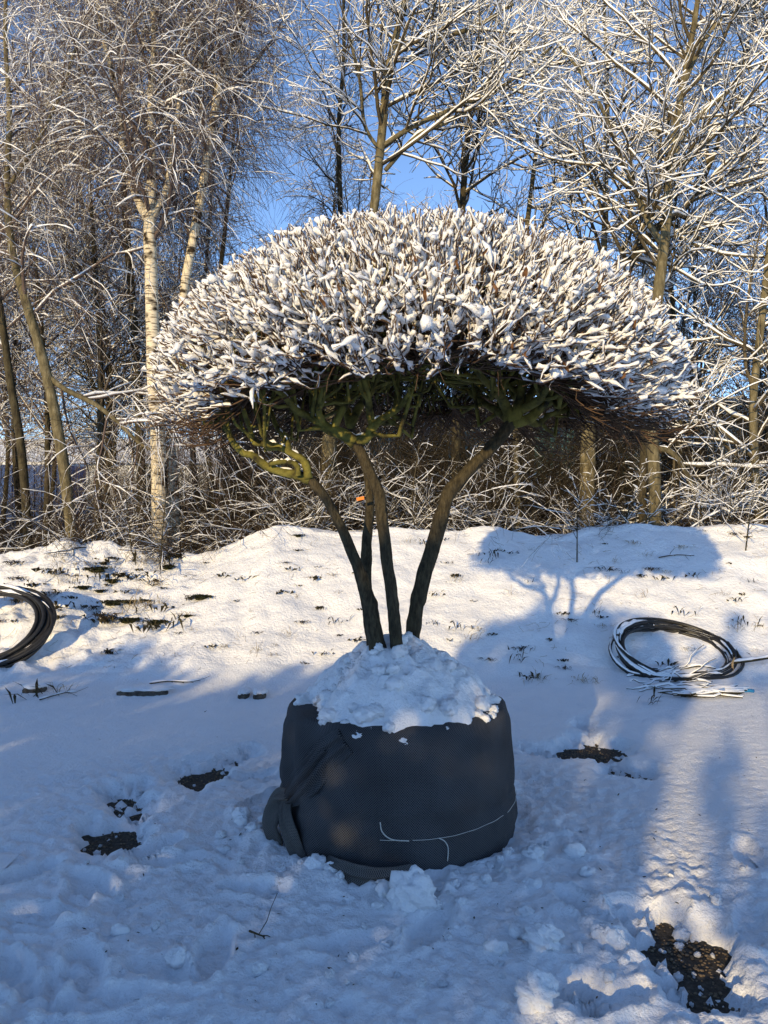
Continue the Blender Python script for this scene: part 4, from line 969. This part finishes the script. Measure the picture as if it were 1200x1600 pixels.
# orange tag hanging from the rear stem
tg = P(563, 779, 3.58); root = thing('plant_tag', tg, 'small orange plastic tag hanging from the rear stem', 'tag')
w, h, t_ = .036, .015, .0012
ca, sa = math.cos(.22), math.sin(.22)
Vb = np.array([(x*ca-z*sa, y, x*sa+z*ca) for x in (-w/2, w/2) for y in (-t_, t_) for z in (-h/2, h/2)])+tg
Fb = np.array([(0, 1, 3, 2), (4, 6, 7, 5), (0, 4, 5, 1), (2, 3, 7, 6), (0, 2, 6, 4), (1, 5, 7, 3)])
part('label', Vb, [Fb], ORANGE, root, smooth=False)
pp, rr_ = resample(np.array([tg+[.014, 0, .003], tg+[.035, 0, .03], P(575, 764, 3.60)]), np.full(3, .0011), 8); V, F = tube_arrays([(pp, rr_, 5)]); part('loop', V, F, STRAW, root)

# snow heaped on the root ball
nr_, na = 70, 160
q = np.linspace(0, 1, nr_)[:, None]; A = np.linspace(0, 2*np.pi, na, endpoint=False)[None]
front = np.cos(A-deg(272))
edge = .452+.045*np.clip(front, 0, 1)+.05*fbm(np.cos(A)*2.2+4, np.sin(A)*2.2, 4, 1.8)-.07*np.exp(-((np.angle(np.exp(1j*(A-deg(205)))))/.35)**2)
rr2 = edge*q
X = POT[0]+rr2*np.cos(A); Yv = POT[1]+rr2*np.sin(A)
hz = .628-.03*q**6+.275*(1-q**2.0)*(1-.15*q)+.03*fbm(X, Yv, 2, 2.6)*sstep(1, .6, q)
lump = (.5-np.abs(fbm(X, Yv, 3, 5)))*.06+.022*fbm(X+3, Yv, 3, 16)+.008*fbm(X, Yv, 2, 40)
hz = hz+lump*(sstep(1.0, .85, q)*.75+.25)-.075*sstep(.955, 1, q)
Vm = np.stack([X+0*q, Yv+0*q, hz], -1).reshape(-1, 3)
i = np.arange(nr_-1)[:, None]*na; j = np.arange(na)[None]; j2 = (j+1) % na
Fm = np.stack([i+j, i+na+j, i+na+j2, i+j2], -1).reshape(-1, 4)
mound = single('snow_mound', Vm, [Fm], SNOWG, (POT[0], POT[1], .6), 'rounded heap of snow on top of the wrapped root ball', 'snow heap')
# ------------------------------------------------------------------ loose snow clumps
cl = []
lg = np.random.default_rng(91)
CL = 'small loose lump of snow lying on the trodden snow'
for v in range(5):
    V, F = blob(70+v, 18, 12, .55, 1.7); x, y = [(-.9, 2.6), (.5, 2.7), (1.0, 2.5), (-.4, 2.4), (.8, 3.0)][v]; z = float(terrain(x, y)[0])
    cl.append(single('snow_clump', V*.03*np.array([1.1, .9, .8])+[x, y, z+.008], F, SNOWG, (x, y, z+.008), CL, 'snow clump', 'loose snow clumps'))
for i in range(90):
    if i < 45: r_ = POT_R+.06+abs(lg.normal(0, .16)); a = lg.uniform(math.pi, 2*math.pi); x, y = POT[0]+r_*math.cos(a), POT[1]+r_*math.sin(a)
    else:
        px, py = lg.uniform(100, 1200), lg.uniform(1380, 1620); b = PG(px, py); x, y = b[0], b[1]
    z = float(terrain(x, y)[0])
    if z < .015: continue
    s = lg.lognormal(-.55, .5)
    dup(cl[i % 5], (x, y, z+.006*s), lg.uniform(0, 6.28), s*.9, rx=lg.uniform(-.6, .6))
for i in range(48):
    cx, cy, rx, ry, ro, st_ = BARE[lg.choice([0, 1, 4, 8, 8, 8, 9, 10, 10, 11])]
    a = lg.uniform(0, 6.28); r_ = lg.uniform(.35, 1.25); x, y = cx+r_*rx*math.cos(a), cy+r_*ry*math.sin(a); s = lg.lognormal(-1.7, .75)
    dup(cl[i % 5], (x, y, max(float(terrain(x, y)[0]), .004)+.012*s), lg.uniform(0, 6.28), s, 'crumb of snow lying in a bare patch of soil', 'snow crumbs in the bare patches', rx=lg.uniform(-.6, .6))
vf = Vm.reshape(nr_, na, 3)
for i in range(46):
    ia = int(lg.uniform(.50, 1.0)*na) % na; ir = int(nr_*lg.choice([lg.uniform(.35, .9), lg.uniform(.86, .97)])); c_ = vf[ir, ia]
    dup(cl[i % 5], c_+[0, 0, -.004], lg.uniform(0, 6.28), lg.uniform(.5, 1.5), 'chunk of snow bedded in the heap on the root ball', 'chunks in the snow heap', rx=lg.uniform(-.8, .8))
for i in range(11):                # crumbs on the rim of the root ball
    a = deg(lg.choice([lg.uniform(200, 240), lg.uniform(255, 300), lg.uniform(310, 345)])); r_ = lg.uniform(.43, .49)
    dup(cl[i % 5], (POT[0]+r_*math.cos(a), POT[1]+r_*math.sin(a), .624), lg.uniform(0, 6), lg.uniform(.25, .9), 'crumb of snow on the rim of the dark root ball', 'snow crumbs on the rim')
def lump_at(px, py, sx, sy, sz, seed, label, amp=.5):
    b = PG(px, py, .07); z = float(terrain(b[0], b[1])[0]); V, F = blob(seed, 34, 22, amp, 1.5)
    V = V*[sx, sy, sz]; rmp = 1+.12*fbm(V[:, 0]*1.0+seed, V[:, 2]+V[:, 1], 3, 22)[:, None]
    single('snow_block', V*rmp+[b[0], b[1], z+sz*.55], F, SNOWG, (b[0], b[1], z), label, 'snow clump')
lump_at(645, 1425, .085, .06, .085, 81, 'upright block of snow leaning against the front of the root ball')
lump_at(850, 1490, .06, .05, .04, 82, 'rounded snow lump on the trodden snow, partly sunlit')
lump_at(960, 1480, .05, .04, .05, 83, 'chunk of snow next to the sunlit patches in front')
lump_at(978, 1515, .016, .014, .014, 84, 'round snowball lying beside the bare gravel patch')
lump_at(840, 1580, .06, .05, .05, 85, 'big snow clod at the front edge of the trodden snow')
lump_at(520, 1375, .04, .03, .02, 86, 'flat clump of snow caught at the root ball flap')
# specks of bark and leaf on the trodden snow
g = np.random.default_rng(97); K = 170; q = np.array([PG(a, b) for a, b in zip(g.uniform(100, 1190, K), g.uniform(1110, 1620, K)**1.0)]); q[:, 2] = terrain(q[:, 0], q[:, 1])+.002
ok_ = np.hypot(q[:, 0]-POT[0], q[:, 1]-POT[1]) > .6; q = q[ok_]; K = len(q); a = g.uniform(0, 6.28, K); ln = g.lognormal(-4.9, .5, K)
d1 = np.stack([np.cos(a), np.sin(a), g.normal(0, .25, K)], -1)*ln[:, None]; d2 = np.stack([-np.sin(a), np.cos(a), g.normal(0, .3, K)], -1)*(ln*g.uniform(.12, .5, K))[:, None]
V = np.stack([q-d1, q-d2, q+d1, q+d2], 1)
single('leaf_litter', V.reshape(-1, 3), [np.arange(4*K).reshape(K, 4)], WEED, (0, 0, 0), 'tiny dark flecks of bark and leaf on the trodden snow', 'litter', kind='stuff')
# gravel in the bare patches
gg = np.random.default_rng(95); GV, GF = [], []; n0 = 0
bv = [blob(120+i, 6, 4, .4, 1.4) for i in range(4)]
for cx, cy, rx, ry, ro, st_ in BARE:
    for _ in range(int(30+900*rx*ry*5)):
        a, r_ = gg.uniform(0, 6.28), math.sqrt(gg.random())*1.2; x, y = cx+r_*rx*math.cos(a), cy+r_*ry*math.sin(a)
        s = gg.uniform(.002, .0065); V, F = bv[gg.integers(4)]
        GV.append(V*s*[1.2, 1, .7]+[x, y, .004]); GF += [f+n0 for f in F]; n0 += len(V)
GF4 = np.concatenate([f for f in GF if f.shape[1] == 4]); GF3 = np.concatenate([f for f in GF if f.shape[1] == 3])
single('gravel', np.vstack(GV), [GF4, GF3], GRAVEL, (0, 0, 0), 'fine brown gravel showing in the bare patches of the yard', 'gravel', kind='stuff')

# ------------------------------------------------------------------ far buildings behind the trees
def boxv(x0, x1, y0, y1, z0, z1):
    V = np.array([(x, y, z) for x in (x0, x1) for y in (y0, y1) for z in (z0, z1)], float)
    return V, [np.array([(0, 1, 3, 2), (4, 6, 7, 5), (0, 4, 5, 1), (2, 3, 7, 6), (0, 2, 6, 4), (1, 5, 7, 3)])]
B = thing('low_building', (6, 21, .3), 'long building, coloured dark for the shade there, with teal windows far behind the trees', 'building')
V, F = boxv(-4.6, 20, 21, 28, .2, 3.9); part('wall', V, F, WALL, B, smooth=False)  # wall drawn out to the left as a dark backdrop
V, F = boxv(-5.0, 20.4, 20.5, 28.5, 3.9, 4.15); rf = part('roof', V, F, WALL, B, smooth=False)
V, F = boxv(-4.9, 20.3, 20.6, 28.4, 4.152, 4.26); part('snow', V, F, SNOW, rf, smooth=False)
for i in range(-1, 8):
    x = -.6+2.35*i
    V, F = boxv(x, x+1.1, 20.93, 21.05, 2.1, 3.5); w_ = part('window', V, F, GLASS, B, smooth=False)
    V, F = boxv(x-.06, x+1.16, 20.88, 20.925, 2.02, 2.1); part('sill', V, F, WALL, w_, smooth=False)
Bc = thing('shipping_container', (-16, 31, .3), 'blue shipping container far beyond the left trees', 'container')
V, F = boxv(-19, -12.6, 30, 32.5, .35, 2.9); part('body', V, F, BLUE, Bc, smooth=False)
for i in range(22):
    x = -18.9+i*.285; V, F = boxv(x, x+.12, 29.955, 30.02, .5, 2.75); part('rib', V, F, BLUE, Bc, smooth=False)
V, F = boxv(-19, -12.6, 30, 32.5, 2.903, 3.0); part('snow', V, F, SNOW, Bc, smooth=False)
Bh = thing('pale_shed', (-13, 40, .3), 'long pale shed with snowy roof far behind the left trees', 'shed')
V, F = boxv(-22, -3.4, 40, 48, .2, 3.4); part('wall', V, F, PALE, Bh, smooth=False)
V = np.array([(-22.4, 39.6, 3.4), (-3.0, 39.6, 3.4), (-3.0, 44, 5.0), (-22.4, 44, 5.0), (-22.4, 48.4, 3.4), (-3.0, 48.4, 3.4)]); part('roof', V, [np.array([(0, 1, 2, 3), (3, 2, 5, 4)])], SNOW, Bh, smooth=False)

# ------------------------------------------------------------------ unseen evergreens added behind the camera, outlines shaped to shade the yard
cu, su = math.cos(SUN_AZ), math.sin(SUN_AZ); te = math.tan(SUN_EL)
def sunpos(u, s): return np.array([u*cu+s*su, -u*su+s*cu])
def evergreen(u, s, halfw, top_v, depth, seed, label, n=5200, leaf=.10, low=0.0, hole=.0, lumps=.12):
    g = np.random.default_rng(seed); xy = sunpos(u, s); H = top_v-s*te
    root = thing('shade_evergreen', (xy[0], xy[1], .05), label, 'shrub', 'unseen evergreens added for shade')
    a = g.uniform(-1, 1, n); b = g.uniform(-1, 1, n); c = g.random(n)
    hloc = H*(1-.16*np.abs(a)**3+lumps*perlin(a*halfw*1.6+seed, a*0+.3)+.5*lumps*perlin(a*halfw*4+seed, a*0+1.3))
    w = b*depth*np.sqrt(np.clip(1-(c*.8)**2, .1, 1))
    q = np.stack([xy[0]+a*halfw*cu+w*su, xy[1]-a*halfw*su+w*cu, low+c*(hloc-low)], -1)
    ek = np.abs(a) < .82+.38*fbm(q[:, 2]*1.0+seed, q[:, 2]*0+a*.6, 3, 1.4)
    q, a = q[ek], a[ek]
    if hole: q = q[fbm(a*halfw*2.4+seed, q[:, 2]*1.7, 3, 1.0) > hole]
    n = len(q); d1 = g.normal(size=(n, 3)); d1 /= np.linalg.norm(d1, axis=1, keepdims=True); d2 = np.cross(d1, g.normal(size=(n, 3))); d2 /= np.linalg.norm(d2, axis=1, keepdims=True)
    sz = leaf*g.uniform(.6, 1.3, n)[:, None]
    V = np.stack([q-d1*sz, q-d2*sz*.45, q+d1*sz, q+d2*sz*.45], 1).reshape(-1, 3)
    part('crown', V, [np.arange(4*n).reshape(n, 4)], EVERG, root)
    tp, tr_ = resample(np.array([[xy[0], xy[1], -.05], [xy[0]+.03, xy[1], H*.4], [xy[0], xy[1], H*.8]]), np.array([.07, .05, .02]), 10)
    V, F = tube_arrays([(tp, tr_, 8)]); part('trunk', V, F, BARK_D, root)
evergreen(-7.6, -6.6, 1.5, 1.50, .7, 501, 'broad unseen evergreen added at the far end of the shading row', 5600)
evergreen(-5.0, -6.8, 1.3, 1.22, .7, 502, 'unseen evergreen added second from the end of the shading row', 5600)
evergreen(-2.9, -6.5, 1.1, 1.20, .7, 503, 'unseen evergreen added in the middle of the shading row', 5600)
evergreen(-1.3, -6.6, .95, 2.05, .7, 504, 'taller unseen evergreen added for shade near the loose evergreen', 6400, .10, .0, -.32)
evergreen(.2, -6.4, .85, 2.2, .5, 505, 'loose unseen evergreen added for dappled shade at the near end of the row', 4200, .08, .2, .10)
evergreen(1.9, -6.6, .9, 1.5, .6, 506, 'round unseen evergreen added for shade beyond the loose one', 3600, .10, .1, -.1)
